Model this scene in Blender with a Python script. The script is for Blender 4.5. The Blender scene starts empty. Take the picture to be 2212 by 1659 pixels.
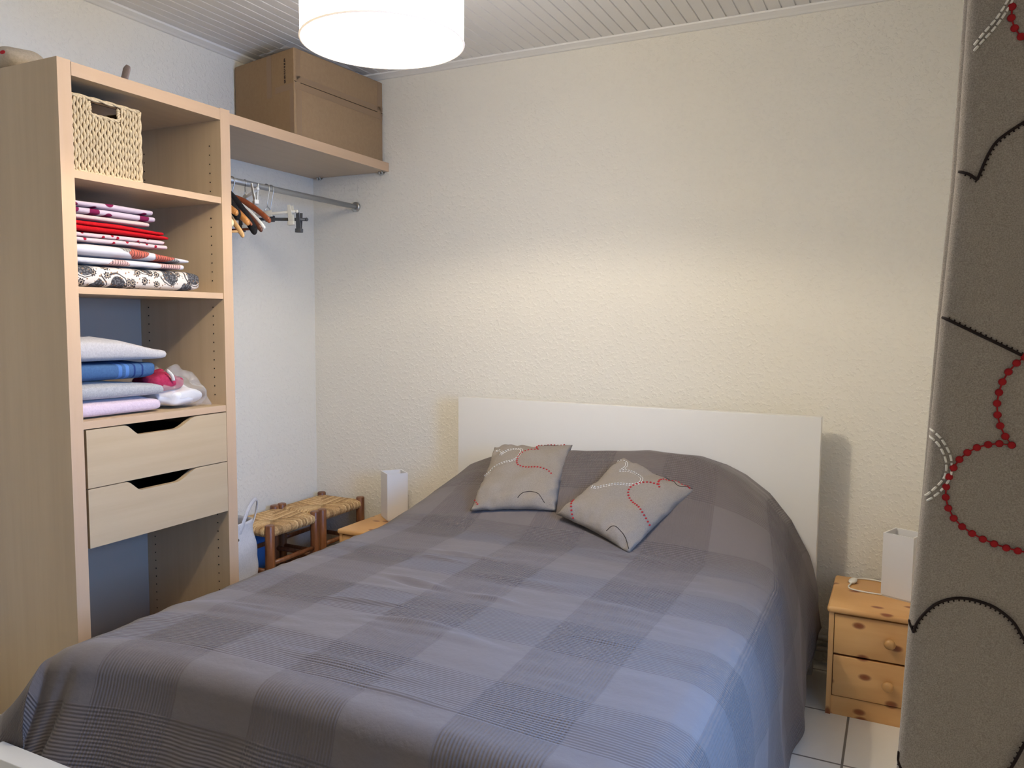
import bpy, bmesh, math, random
from mathutils import Vector, Matrix, noise
from math import sin, cos, pi, sqrt, hypot, radians

random.seed(7)
S = bpy.context.scene
COL = S.collection
# ------------------------------------------------------------------ camera
FPX, YAW, PITCH, ROLL = 1699.77, 0.4584, 0.0798, 0.0075
CAM = Vector((2.6969, -3.1786, 1.3059))
_f = Vector((-sin(YAW)*cos(PITCH), cos(YAW)*cos(PITCH), -sin(PITCH)))
_r = Vector((cos(YAW), sin(YAW), 0)); _u = _r.cross(_f)
R_ = cos(ROLL)*_r + sin(ROLL)*_u; U_ = -sin(ROLL)*_r + cos(ROLL)*_u
cam = bpy.data.objects.new('camera', bpy.data.cameras.new('camera'))
cam.data.sensor_fit = 'HORIZONTAL'; cam.data.sensor_width = 36
cam.data.lens = FPX/2212*36
cam.data.clip_start = 0.02
m = Matrix(((R_.x, U_.x, -_f.x), (R_.y, U_.y, -_f.y), (R_.z, U_.z, -_f.z)))
cam.matrix_world = Matrix.Translation(CAM) @ m.to_4x4()
COL.objects.link(cam); S.camera = cam
def ray(px, py):
    return _f + (px-1106)/FPX*R_ - (py-829.5)/FPX*U_
def on_y(px, py, y):
    d = ray(px, py); return CAM + d*((y-CAM.y)/d.y)
def on_x(px, py, x):
    d = ray(px, py); return CAM + d*((x-CAM.x)/d.x)
def on_z(px, py, z):
    d = ray(px, py); return CAM + d*((z-CAM.z)/d.z)
# ------------------------------------------------------------------ light
S.view_settings.view_transform = 'Standard'; S.view_settings.look = 'None'
S.view_settings.gamma = 1; S.view_settings.use_curve_mapping = False
S.view_settings.exposure = 0.0
try:
    S.cycles.use_denoising = True
    S.cycles.max_bounces = 8; S.cycles.diffuse_bounces = 6
    S.cycles.sample_clamp_indirect = 6
except Exception: pass
W = bpy.data.worlds.new('sky'); S.world = W; W.use_nodes = True
W.node_tree.nodes['Background'].inputs[0].default_value = (0.35, 0.55, 1.0, 1)
W.node_tree.nodes['Background'].inputs[1].default_value = 1.0
BULB = 2250.0            # strength of the pendant's bulb
SHADE = 17.0              # glow of the pendant's shade
DAY = 78.0               # daylight through the window (W)
ld = bpy.data.lights.new('daylight', 'AREA'); ld.shape = 'RECTANGLE'
ld.size = 0.70; ld.size_y = 1.55; ld.spread = radians(125); ld.energy = DAY; ld.color = (0.22, 0.46, 1.0)
lo = bpy.data.objects.new('daylight', ld); COL.objects.link(lo)
lo.location = (3.36, -1.70, 1.35); lo.rotation_euler = Vector((-1, 0, -0.30)).to_track_quat('-Z', 'Z').to_euler()

# ------------------------------------------------------------------ helpers
def mat(name, col, rough=0.6, spec=0.3, metal=0.0):
    M = bpy.data.materials.new(name); M.use_nodes = True
    b = M.node_tree.nodes['Principled BSDF']
    b.inputs['Base Color'].default_value = (*col, 1)
    b.inputs['Roughness'].default_value = rough
    b.inputs['Specular IOR Level'].default_value = spec
    b.inputs['Metallic'].default_value = metal
    return M
class NT:
    def __init__(s, M): s.t = M.node_tree; s.n = s.t.nodes; s.b = s.n['Principled BSDF']
    def add(s, typ, inp=None, **kw):
        n = s.n.new(typ)
        for k, v in kw.items(): setattr(n, k, v)
        for k, v in (inp or {}).items():
            if isinstance(v, bpy.types.NodeSocket): s.t.links.new(v, n.inputs[k])
            else: n.inputs[k].default_value = v
        return n
    def link(s, a, b): s.t.links.new(a, b)
    def math(s, op, a, b=None, c=None):
        d = {0: a}
        if b is not None: d[1] = b
        if c is not None: d[2] = c
        return s.add('ShaderNodeMath', d, operation=op).outputs[0]
    def mix(s, fac, a, b):
        n = s.n.new('ShaderNodeMix'); n.data_type = 'RGBA'
        for k, v in ((0, fac), (6, a), (7, b)):
            if isinstance(v, bpy.types.NodeSocket): s.t.links.new(v, n.inputs[k])
            else: n.inputs[k].default_value = (*v, 1) if isinstance(v, tuple) and len(v) == 3 else v
        return n.outputs[2]
    def coords(s, scale=(1, 1, 1), kind='Object', rot=(0, 0, 0), loc=(0, 0, 0)):
        tc = s.n.new('ShaderNodeTexCoord')
        mp = s.add('ShaderNodeMapping', {'Vector': tc.outputs[kind], 'Scale': scale, 'Rotation': rot, 'Location': loc})
        return mp.outputs[0]
    def noise(s, vec, scale, detail=3, rough=0.5):
        return s.add('ShaderNodeTexNoise', {'Vector': vec, 'Scale': scale, 'Detail': detail, 'Roughness': rough}).outputs['Fac']
    def ramp(s, fac, stops):
        n = s.n.new('ShaderNodeValToRGB'); s.t.links.new(fac, n.inputs[0])
        e = n.color_ramp.elements
        while len(e) < len(stops): e.new(0.5)
        for q, (p, c) in zip(e, stops):
            q.position = p; q.color = (*c, 1) if len(c) == 3 else c
        return n.outputs[0]
    def bump(s, h, strength=0.3, dist=0.01):
        n = s.add('ShaderNodeBump', {'Height': h, 'Strength': strength, 'Distance': dist})
        s.t.links.new(n.outputs[0], s.b.inputs['Normal']); return n
    def color(s, c): s.t.links.new(c, s.b.inputs['Base Color'])

class MB:
    """collects shapes into one mesh"""
    def __init__(s): s.bm = bmesh.new(); s.uv = None
    def _f(s, vs, m=0, sm=False):
        try:
            f = s.bm.faces.new(vs); f.material_index = m; f.smooth = sm; return f
        except ValueError: return None
    def hexa(s, pts, m=0, bev=0, seg=2):
        t = bmesh.new()
        v = [t.verts.new(p) for p in pts]   # 0-3 bottom ccw, 4-7 top ccw
        for q in ((3, 2, 1, 0), (4, 5, 6, 7), (0, 1, 5, 4), (1, 2, 6, 5), (2, 3, 7, 6), (3, 0, 4, 7)):
            t.faces.new([v[i] for i in q])
        if bev:
            bmesh.ops.bevel(t, geom=list(t.edges), offset=bev, segments=seg, affect='EDGES', profile=0.5)
        s.take(t, m, bev > 0 and seg > 1)
        return s
    def box(s, x0, x1, y0, y1, z0, z1, m=0, bev=0, seg=2):
        return s.hexa([(x0, y0, z0), (x1, y0, z0), (x1, y1, z0), (x0, y1, z0), (x0, y0, z1), (x1, y0, z1), (x1, y1, z1), (x0, y1, z1)], m, bev, seg)
    def take(s, t, m=0, sm=False):
        t.verts.index_update(); mp = [s.bm.verts.new(v.co) for v in t.verts]
        for f in t.faces: s._f([mp[v.index] for v in f.verts], m, sm)
        t.free()
    def tube(s, pts, r, n=8, m=0, closed=False, cap=True, flat=1.0):
        pts = [Vector(p) for p in pts]; N = len(pts); rings = []
        rr = r if isinstance(r, (list, tuple)) else [r]*N
        up = None
        for i, p in enumerate(pts):
            a = pts[(i-1) % N] if (closed or i > 0) else p
            b = pts[(i+1) % N] if (closed or i < N-1) else p
            t = (b-a).normalized()
            if up is None:
                up = Vector((0, 0, 1)) if abs(t.z) < 0.9 else Vector((1, 0, 0))
            up = (up - t*up.dot(t)).normalized(); sd = t.cross(up)
            rings.append([s.bm.verts.new(p + (cos(2*pi*k/n)*sd*flat + sin(2*pi*k/n)*up)*rr[i]) for k in range(n)])
        for i in range(N if closed else N-1):
            A, B = rings[i], rings[(i+1) % N]
            for k in range(n): s._f([A[k], A[(k+1) % n], B[(k+1) % n], B[k]], m, True)
        if cap and not closed:
            s._f(rings[0][::-1], m); s._f(rings[-1], m)
        return s
    def lathe(s, prof, n=24, m=0, c=(0, 0, 0), axis='z', cap=True):
        rings = []
        for r, z in prof:
            ring = []
            for k in range(n):
                a = 2*pi*k/n; p = (r*cos(a), r*sin(a), z)
                if axis == 'y': p = (p[0], -p[2], p[1])
                if axis == 'x': p = (p[2], p[0], p[1])
                ring.append(s.bm.verts.new((c[0]+p[0], c[1]+p[1], c[2]+p[2])))
            rings.append(ring)
        for A, B in zip(rings, rings[1:]):
            for k in range(n): s._f([A[k], A[(k+1) % n], B[(k+1) % n], B[k]], m, True)
        if cap: s._f(rings[0][::-1], m); s._f(rings[-1], m)
        return s
    def prism(s, poly, axis, a, b, m=0):
        def P(q, t):
            return {'x': (t, q[0], q[1]), 'y': (q[0], t, q[1]), 'z': (q[0], q[1], t)}[axis]
        A = [s.bm.verts.new(P(q, a)) for q in poly]; B = [s.bm.verts.new(P(q, b)) for q in poly]
        n = len(poly)
        for i in range(n): s._f([A[i], A[(i+1) % n], B[(i+1) % n], B[i]], m)
        s._f(A[::-1], m); s._f(B, m); return s
    def grid(s, fn, nu, nv, m=0, closeu=False, uvfn=None, flip=False):
        V = [[s.bm.verts.new(fn(i/nu, j/nv)) for j in range(nv+1)] for i in range(nu+(0 if closeu else 1))]
        if uvfn and s.uv is None: s.uv = s.bm.loops.layers.uv.new('uv')
        L = len(V)
        for i in range(nu):
            for j in range(nv):
                ii = (i+1) % L
                q = [V[i][j], V[ii][j], V[ii][j+1], V[i][j+1]]
                cs = [(i, j), (i+1, j), (i+1, j+1), (i, j+1)]
                if flip: q = q[::-1]; cs = cs[::-1]
                f = s._f(q, m, True)
                if f and uvfn:
                    for lp, (a, b) in zip(f.loops, cs): lp[s.uv].uv = uvfn(a/nu, b/nv)
        return V
    def slab(s, c, w, d, h, e1=0.45, e2=0.14, amp=0.0, fr=9.0, m=0, nu=64, nv=20, seed=0.0, bend=None):
        """soft folded slab: c = centre of base, w along y, d along x, h up"""
        def sp(v, e): return math.copysign(abs(v)**e, v)
        def fn(u, v):
            a = 2*pi*u; b = -pi/2 + pi*v
            x = d/2*sp(cos(b), e1)*sp(cos(a), e2); y = w/2*sp(cos(b), e1)*sp(sin(a), e2); z = h/2*(1+sp(sin(b), e1))
            p = Vector((c[0]+x, c[1]+y, c[2]+z))
            if amp:
                q = p*fr + Vector((seed, seed*2.3, 0))
                n = Vector((noise.noise(q), noise.noise(q+Vector((31, 0, 0))), noise.noise(q+Vector((0, 57, 0)))))
                p += Vector((n.x*amp, n.y*amp, n.z*amp*(z/h)))
            if bend: p = bend(p)
            return p
        s.grid(fn, nu, nv, m, closeu=True, flip=True)
        return s
    def sphere(s, c, r, m=0, n=10, sc=(1, 1, 1)):
        t = bmesh.new(); bmesh.ops.create_uvsphere(t, u_segments=n, v_segments=max(4, n//2+1), radius=r)
        for v in t.verts: v.co = Vector((v.co.x*sc[0]+c[0], v.co.y*sc[1]+c[1], v.co.z*sc[2]+c[2]))
        s.take(t, m, True); return s
    def disc(s, p, nrm, r, m=0, n=10, h=0.0008):
        nrm = nrm.normalized(); t = nrm.orthogonal().normalized(); b = nrm.cross(t)
        A = [s.bm.verts.new(p + (cos(2*pi*k/n)*t+sin(2*pi*k/n)*b)*r) for k in range(n)]
        B = [s.bm.verts.new(p + nrm*h + (cos(2*pi*k/n)*t+sin(2*pi*k/n)*b)*r*0.7) for k in range(n)]
        for k in range(n): s._f([A[k], A[(k+1) % n], B[(k+1) % n], B[k]], m, True)
        s._f(B, m); return s
    def build(s, name, mats, parent=None, mods=None, recalc=False):
        if recalc: bmesh.ops.recalc_face_normals(s.bm, faces=s.bm.faces)
        me = bpy.data.meshes.new(name); s.bm.to_mesh(me); s.bm.free()
        for M in (mats if isinstance(mats, (list, tuple)) else [mats]): me.materials.append(M)
        o = bpy.data.objects.new(name, me); COL.objects.link(o)
        if parent: o.parent = parent
        return o
def tag(o, label, cat=None, group=None, kind=None):
    o['label'] = label
    if cat: o['category'] = cat
    if group: o['group'] = group
    if kind: o['kind'] = kind
    return o
def thing(name, label, cat, loc=(0, 0, 0), rz=0, group=None):
    o = bpy.data.objects.new(name, None); o.empty_display_size = 0.05
    o.location = loc; o.rotation_euler = (0, 0, rz); COL.objects.link(o)
    return tag(o, label, cat, group)
def kids(o): return [c for c in bpy.data.objects if c.parent == o]
def dup(o, loc, rz, label):
    r = o.copy(); COL.objects.link(r); r.location = loc; r.rotation_euler = (0, 0, rz); r['label'] = label
    def rec(src, dst):
        for c in kids(src):
            k = c.copy(); COL.objects.link(k); k.parent = dst; rec(c, k)
    rec(o, r); return r
def struct(name, mb, M, parent=None):
    o = mb.build(name, M, parent); o['kind'] = 'structure'; return o
def solid(o, t, off=0):
    md = o.modifiers.new('thickness', 'SOLIDIFY'); md.thickness = t; md.offset = off; return o
def lerp(a, b, t): return a+(b-a)*t
def sstep(a, b, x):
    t = min(1, max(0, (x-a)/(b-a))); return t*t*(3-2*t)
def resample(pts, n):
    L = [0]
    for a, b in zip(pts, pts[1:]): L.append(L[-1]+math.dist(a, b))
    out = []; k = 0
    for i in range(n+1):
        t = L[-1]*i/n
        while k < len(L)-2 and L[k+1] < t: k += 1
        w = (t-L[k])/max(1e-9, L[k+1]-L[k])
        out.append(tuple(lerp(p, q, w) for p, q in zip(pts[k], pts[k+1])))
    return out
def smooth(pts, n=6):
    """Catmull-Rom through points"""
    P = [Vector(p) for p in pts]; out = []
    for i in range(len(P)-1):
        a = P[i-1] if i else P[0]*2-P[1]; b, c = P[i], P[i+1]
        d = P[i+2] if i+2 < len(P) else P[-1]*2-P[-2]
        for k in range(n):
            t = k/n
            out.append(0.5*((2*b)+(c-a)*t+(2*a-5*b+4*c-d)*t*t+(3*b-a-3*c+d)*t**3))
    out.append(P[-1]); return out

# ------------------------------------------------------------------ materials
def m_plaster():
    M = mat('white roughcast plaster', (0.76, 0.735, 0.66), 0.9, 0.15); t = NT(M)
    v = t.coords()
    n1 = t.noise(v, 62, 3, 0.55); n2 = t.noise(v, 140, 2)
    h = t.ramp(n1, [(0.5, (0, 0, 0)), (0.66, (1, 1, 1))])
    hh = t.math('ADD', h, t.math('MULTIPLY', n2, 0.35))
    t.bump(hh, 0.5, 0.003)
    return M
PLASTER = m_plaster()
def m_paint(name, c, rough=0.5): return mat(name, c, rough, 0.3)
CEIL = m_paint('white painted boards', (0.74, 0.725, 0.70), 0.45)
TRIM = m_paint('white painted trim', (0.80, 0.79, 0.76), 0.45)
def m_tiles():
    M = mat('cream floor tiles', (0.6, 0.57, 0.52), 0.35, 0.4); t = NT(M)
    v = t.coords(loc=(-2.592, 0.4055, 0))
    sx = t.add('ShaderNodeSeparateXYZ', {0: v})
    def line(s):
        a = t.math('DIVIDE', s, 0.3296); a = t.math('ADD', a, 40.5); a = t.math('FRACT', a)
        a = t.math('ABSOLUTE', t.math('SUBTRACT', a, 0.5)); return t.math('LESS_THAN', a, 0.011)
    g = t.math('MAXIMUM', line(sx.outputs[0]), line(sx.outputs[1]))
    n = t.noise(t.coords(), 7, 4)
    base = t.mix(n, (0.70, 0.67, 0.61), (0.80, 0.77, 0.70))
    t.color(t.mix(g, base, (0.2, 0.18, 0.155)))
    t.bump(t.math('SUBTRACT', 1.0, g), 0.5, 0.002)
    return M
TILES = m_tiles()
def m_laminate(name, c1, c2, axis='z'):
    M = mat(name, c1, 0.42, 0.35); t = NT(M)
    sc = {'z': (30, 30, 1.6), 'y': (30, 1.6, 30), 'x': (1.6, 30, 30)}[axis]
    v = t.coords(sc); n = t.noise(v, 1.0, 4, 0.6)
    n2 = t.noise(t.coords({'z': (60, 60, 8), 'y': (60, 8, 60), 'x': (8, 60, 60)}[axis]), 1.0, 2)
    f = t.ramp(n, [(0.3, (0, 0, 0)), (0.7, (1, 1, 1))])
    c = t.mix(t.math('MULTIPLY', f, 0.6), c1, c2)
    fl = t.ramp(n2, [(0.70, (0, 0, 0)), (0.8, (1, 1, 1))])
    c = t.mix(t.math('MULTIPLY', fl, 0.06), c, tuple(k*0.55 for k in c1))
    t.color(c); return M
BIRCH = m_laminate('birch laminate upright', (0.50, 0.375, 0.235), (0.58, 0.45, 0.29))
BIRCH_Y = m_laminate('birch laminate level', (0.50, 0.375, 0.235), (0.58, 0.45, 0.29), 'y')
BIRCH_E = m_laminate('birch edge band', (0.56, 0.385, 0.245), (0.62, 0.44, 0.295))
BIRCH_EY = m_laminate('birch edge band level', (0.56, 0.385, 0.245), (0.62, 0.44, 0.295), 'y')
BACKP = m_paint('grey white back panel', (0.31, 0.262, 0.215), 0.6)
DARK = mat('dark hole', (0.015, 0.012, 0.01), 0.9, 0.1)
def m_pine(name, axis='x', c=((0.56, 0.295, 0.105), (0.75, 0.46, 0.20))):
    M = mat(name, c[0], 0.38, 0.4); t = NT(M)
    sc = {'x': (1.3, 9, 22), 'y': (9, 1.3, 22), 'z': (14, 14, 1.2)}[axis]
    v = t.coords(sc); n = t.noise(v, 1.6, 5, 0.6)
    w = t.add('ShaderNodeTexWave', {'Vector': v, 'Scale': 0.55, 'Distortion': 5.0, 'Detail': 2.0, 'Detail Scale': 0.8})
    f = t.ramp(w.outputs['Fac'], [(0.2, (0, 0, 0)), (0.9, (1, 1, 1))])
    col = t.mix(t.math('MULTIPLY', t.math('ADD', f, n), 0.5), c[0], c[1])
    q = t.add('ShaderNodeSeparateXYZ', {0: t.coords()})
    a_, b_ = (q.outputs[0], t.math('ADD', q.outputs[1], q.outputs[2])) if axis == 'x' else (t.math('ADD', q.outputs[0], q.outputs[1]), q.outputs[2])
    vo = t.add('ShaderNodeTexVoronoi', {'Vector': t.add('ShaderNodeCombineXYZ', {0: t.math('MULTIPLY', a_, 7.5 if axis == 'x' else 13.0), 1: t.math('MULTIPLY', b_, 13.0 if axis == 'x' else 6.0)}).outputs[0], 'Scale': 1.0, 'Randomness': 1.0}, voronoi_dimensions='2D')
    kn = t.ramp(vo.outputs['Distance'], [(0.0, (1, 1, 1)), (0.10, (0.85, 0.85, 0.85)), (0.17, (0, 0, 0))])
    t.color(t.mix(kn, col, (0.22, 0.06, 0.02))); return M
PINE = m_pine('knotty pine', 'x'); PINE_Z = m_pine('pine upright', 'z')
KNOB = mat('turned pine', (0.52, 0.29, 0.11), 0.35, 0.4)
def m_wood(name, c, c2, rough=0.35):
    M = mat(name, c, rough, 0.45); t = NT(M)
    n = t.noise(t.coords((40, 40, 5)), 1.5, 4); t.color(t.mix(t.ramp(n, [(0.3, (0, 0, 0)), (0.7, (1, 1, 1))]), c, c2)); return M
STOOLW = m_wood('dark stained wood', (0.12, 0.040, 0.015), (0.27, 0.11, 0.045))
WHITE_L = mat('white lacquered board', (0.72, 0.71, 0.68), 0.35, 0.4)
def m_fabric(name, c, c2=None, scale=420, rough=0.95, bump=0.25, fuzz=0.0):
    M = mat(name, c, rough, 0.1); t = NT(M)
    v = t.coords(); n = t.noise(v, scale, 2, 0.7); n2 = t.noise(v, scale*0.16, 3)
    f = t.ramp(n, [(0.32, (0, 0, 0)), (0.68, (1, 1, 1))])
    t.color(t.mix(t.math('ADD', t.math('MULTIPLY', f, 0.75), t.math('MULTIPLY', n2, 0.25)), c, c2 or tuple(k*1.25 for k in c)))
    t.bump(n, bump, 0.002)
    if fuzz:
        t.b.inputs['Sheen Weight'].default_value = fuzz; t.b.inputs['Sheen Roughness'].default_value = 0.5
    return M
LINEN = m_fabric('heathered taupe linen', (0.20, 0.172, 0.148), (0.34, 0.30, 0.26), 620)
CURT = m_fabric('heathered taupe curtain linen', (0.21, 0.19, 0.175), (0.42, 0.385, 0.355), 700)
RED = mat('red embroidery', (0.33, 0.012, 0.018), 0.7, 0.2)
WTHR = mat('white stitching', (0.8, 0.79, 0.76), 0.8, 0.2)
BTHR = mat('dark stitching', (0.022, 0.014, 0.014), 0.8, 0.2)
FROST = mat('frosted glass', (0.88, 0.87, 0.87), 0.55, 0.4)
FROST.node_tree.nodes['Principled BSDF'].inputs['Transmission Weight'].default_value = 0.25
PLASTIC_W = mat('white plastic', (0.78, 0.77, 0.72), 0.35, 0.4)
STEEL = mat('brushed steel', (0.52, 0.53, 0.52), 0.38, 0.5, 1.0)
GALV = mat('grey metal tube', (0.36, 0.37, 0.37), 0.45, 0.4, 0.6)
CARD = m_fabric('brown cardboard', (0.30, 0.20, 0.115), (0.33, 0.225, 0.13), 60, 0.75, 0.03)
TAPE = mat('brown packing tape', (0.27, 0.175, 0.10), 0.4, 0.4)
RUSH = m_fabric('straw rush', (0.36, 0.21, 0.09), (0.66, 0.44, 0.22), 110, 0.7, 0.3)
RUSHES = [RUSH, m_fabric('pale straw rush', (0.55, 0.37, 0.18), (0.78, 0.58, 0.32), 110, 0.7, 0.3), m_fabric('brown straw rush', (0.25, 0.14, 0.06), (0.45, 0.29, 0.14), 110, 0.7, 0.3)]
SEAGR = m_fabric('pale seagrass', (0.56, 0.42, 0.24), (0.80, 0.65, 0.42), 130, 0.75, 0.3)

# ------------------------------------------------------------------ the room
XR, YF, ZC = 3.0, -4.1, 2.465
struct('floor', MB().box(-0.1, XR+0.35, YF-0.1, 0.1, -0.1, 0), TILES)
cb = MB()
prof = []
x = 0.0
while x < XR+0.05:
    prof += [(x+0.0030, ZC), (x+0.0470, ZC), (x+0.0488, ZC+0.005), (x+0.0512, ZC+0.005)]; x += 0.05
prof = [(-0.1, ZC)] + prof + [(XR+0.3, ZC), (XR+0.3, ZC+0.06), (-0.1, ZC+0.06)]
cb.prism(prof, 'y', YF-0.1, 0.1)
struct('ceiling', cb, CEIL)
struct('wall_back', MB().box(-0.1, XR+0.3, 0, 0.1, 0, ZC+0.05), PLASTER)
struct('wall_left', MB().box(-0.1, 0, YF, 0, 0, ZC+0.05), PLASTER)
struct('wall_front', MB().box(-0.1, XR+0.3, YF-0.1, YF, 0, ZC+0.05), PLASTER)
WY0, WY1, WZ0, WZ1 = -2.06, -1.34, 0.55, 2.15
wr = MB()
wr.box(XR, XR+0.3, YF, WY0, 0, ZC+0.05); wr.box(XR, XR+0.3, WY1, 0, 0, ZC+0.05)
wr.box(XR, XR+0.3, WY0, WY1, 0, WZ0); wr.box(XR, XR+0.3, WY0, WY1, WZ1, ZC+0.05)
struct('wall_right', wr, PLASTER)
wn = bpy.data.objects.new('window_1', None); COL.objects.link(wn); wn.location = (XR+0.26, (WY0+WY1)/2, WZ0)
wn['kind'] = 'structure'; wn['label'] = 'white framed window beside the bed, out of the frame'
wb = MB(); hw = (WY1-WY0)/2; hh = WZ1-WZ0
for a, b, c, d in ((-hw, hw, 0, 0.05), (-hw, hw, hh-0.05, hh), (-hw, -hw+0.05, 0, hh), (hw-0.05, hw, 0, hh)):
    wb.box(-0.02, 0.02, a, b, c, d)
struct('window_frame', wb, TRIM, wn)
GLASS = bpy.data.materials.new('window glass'); GLASS.use_nodes = True
nt = GLASS.node_tree; nt.nodes.clear()
o_ = nt.nodes.new('ShaderNodeOutputMaterial'); mx = nt.nodes.new('ShaderNodeMixShader'); mx.inputs[0].default_value = 0.06
tr = nt.nodes.new('ShaderNodeBsdfTransparent'); gl = nt.nodes.new('ShaderNodeBsdfGlossy'); gl.inputs['Roughness'].default_value = 0.05
nt.links.new(tr.outputs[0], mx.inputs[1]); nt.links.new(gl.outputs[0], mx.inputs[2]); nt.links.new(mx.outputs[0], o_.inputs[0])
struct('window_pane', MB().box(-0.003, 0.003, -hw+0.05, hw-0.05, 0.05, hh-0.05), GLASS, wn)
# crown trim, stepped quarter profile along the back and the left wall
pr_ = [(0, 2.447), (-0.012, 2.447), (-0.022, 2.452), (-0.046, 2.459), (-0.048, ZC+0.001), (0, ZC+0.001)]
struct('trim_1', MB().prism(pr_, 'x', 0, XR), TRIM)
struct('trim_2', MB().prism([(-a, b) for a, b in pr_][::-1], 'y', YF, -0.0), TRIM)
# heating pipes low on the back wall
for z in (0.105, 0.062):
    p = MB().tube([(2.3, -0.025, z), (XR, -0.025, z)], 0.0115, 12)
    for xx in (2.505, 2.95): p.box(xx-0.008, xx+0.008, -0.036, 0.0, z-0.014, z+0.014)
    o = p.build('heating_pipe', m_paint('cream painted pipe', (0.5, 0.46, 0.40)))
    tag(o, 'upper cream heating pipe low on the wall behind the right nightstand' if z > 0.1 else 'lower cream heating pipe low on the wall behind the right nightstand', 'pipe', 'heating pipes')

# ------------------------------------------------------------------ wardrobe
FX = 0.495
wd = thing('wardrobe', 'tall open birch wardrobe unit with shelves and two drawers', 'wardrobe', (0.25, -1.355, 0))
OX, OY = 0.25, -1.355
def wbox(name, x0, x1, y0, y1, z0, z1, M, ME, parent=wd, front=True, label=None, bev=0.0):
    b = MB(); b.box(x0-OX, x1-OX-(0.0012 if front else 0), y0-OY, y1-OY, z0, z1)
    if front: b.box(x1-OX-0.0012, x1-OX, y0-OY, y1-OY, z0, z1, 1)
    o = b.build(name, [M, ME], parent)
    if label: o['label'] = label
    return o
wbox('side_panel', 0.0, FX, -1.679, -1.637, 0, 2.053, BIRCH, BIRCH_E)
sp = MB(); sp.box(0-OX, FX-OX-0.0012, -1.075-OY, -1.031-OY, 0, 2.053); sp.box(FX-OX-0.0012, FX-OX, -1.075-OY, -1.031-OY, 0, 2.053, 1)
for xx, zs in ((0.44, (0.10, 1.95)), (0.10, (0.10, 1.95))):
    z = zs[0]
    while z < zs[1]:
        skip = any(abs(z-q) < 0.03 for q in (1.73, 1.39, 0.98)) or 0.6 < z < 0.98
        if not skip:
            sp.lathe([(0.0026, 0), (0.0026, 0.0006)], 8, 2, (xx-OX, -1.0755-OY, z), 'y')
        z += 0.032
sp.build('side_panel', [BIRCH, BIRCH_E, DARK], wd)
Y0, Y1 = -1.6355, -1.0755
wbox('top_board', 0.0, FX, Y0, Y1, 2.011, 2.050, BIRCH_Y, BIRCH_EY)
wbox('shelf', 0.06, FX-0.004, Y0, Y1, 1.718, 1.740, BIRCH_Y, BIRCH_EY)
wbox('shelf', 0.06, FX-0.004, Y0, Y1, 1.378, 1.399, BIRCH_Y, BIRCH_EY)
wbox('shelf', 0.06, FX-0.002, Y0, Y1, 0.969, 0.992, BIRCH_Y, BIRCH_EY)
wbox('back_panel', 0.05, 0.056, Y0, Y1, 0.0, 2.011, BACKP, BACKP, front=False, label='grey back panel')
wbox('plinth', 0.42, 0.44, Y0, Y1, 0.0, 0.06, BIRCH_Y, BIRCH_EY)
wbox('shelf', 0.06, 0.47, Y0, Y1, 0.06, 0.08, BIRCH_Y, BIRCH_EY)
def drawer(z0, z1):
    a, b = -1.629, -1.077
    poly = [(a, z0), (b, z0), (b, z1)]
    def scoop(y):
        t = min(sstep(-1.497, -1.440, y), 1-sstep(-1.305, -1.208, y)); return z1-0.035*t
    ys = [-1.205-(0.295)*k/60 for k in range(61)]
    poly += [(y, scoop(y)) for y in ys] + [(a, z1)]
    mb = MB(); mb.prism([(y-OY, z) for y, z in poly], 'x', FX-0.019-OX, FX-OX)
    f = mb.build('drawer', BIRCH_Y, wd)
    t = MB(); x0, x1 = 0.08-OX, FX-0.019-OX
    t.box(x0, x1, a+0.014-OY, a+0.026-OY, z0+0.012, z1-0.05); t.box(x0, x1, b-0.026-OY, b-0.014-OY, z0+0.012, z1-0.05)
    t.box(x0, x0+0.012, a+0.026-OY, b-0.026-OY, z0+0.012, z1-0.05); t.box(x0+0.012, x1, a+0.026-OY, b-0.026-OY, z0+0.012, z0+0.02)
    t.build('drawer_box', mat('dark drawer interior', (0.05, 0.045, 0.04), 0.8), f)
drawer(0.786, 0.9655); drawer(0.600, 0.783)

# long shelf on from the wardrobe to the corner, with its brackets
SHX = 0.463
sh = thing('wall_shelf', 'long birch shelf fixed between the wardrobe and the corner, holding the cardboard box', 'shelf', (SHX/2, -0.515, 2.014))
b = MB(); b.box(-SHX/2, SHX/2-0.001, -0.513, 0.513, 0, 0.041); b.box(SHX/2-0.001, SHX/2, -0.513, 0.513, 0, 0.041, 1)
b.build('board', [m_laminate('greyish shelf laminate', (0.46, 0.36, 0.26), (0.52, 0.42, 0.31), 'y'), BIRCH_EY], sh)
for xx in (0.055, 0.432):
    p = MB()
    for k in (-0.008, 0.008):
        p.tube([(xx+k-SHX/2, 0.509, -0.002), (xx+k-SHX/2, 0.497, -0.012), (xx+k-SHX/2, 0.485, -0.0005)], 0.0035, 8)
    p.build('bracket', STEEL, sh)

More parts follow.
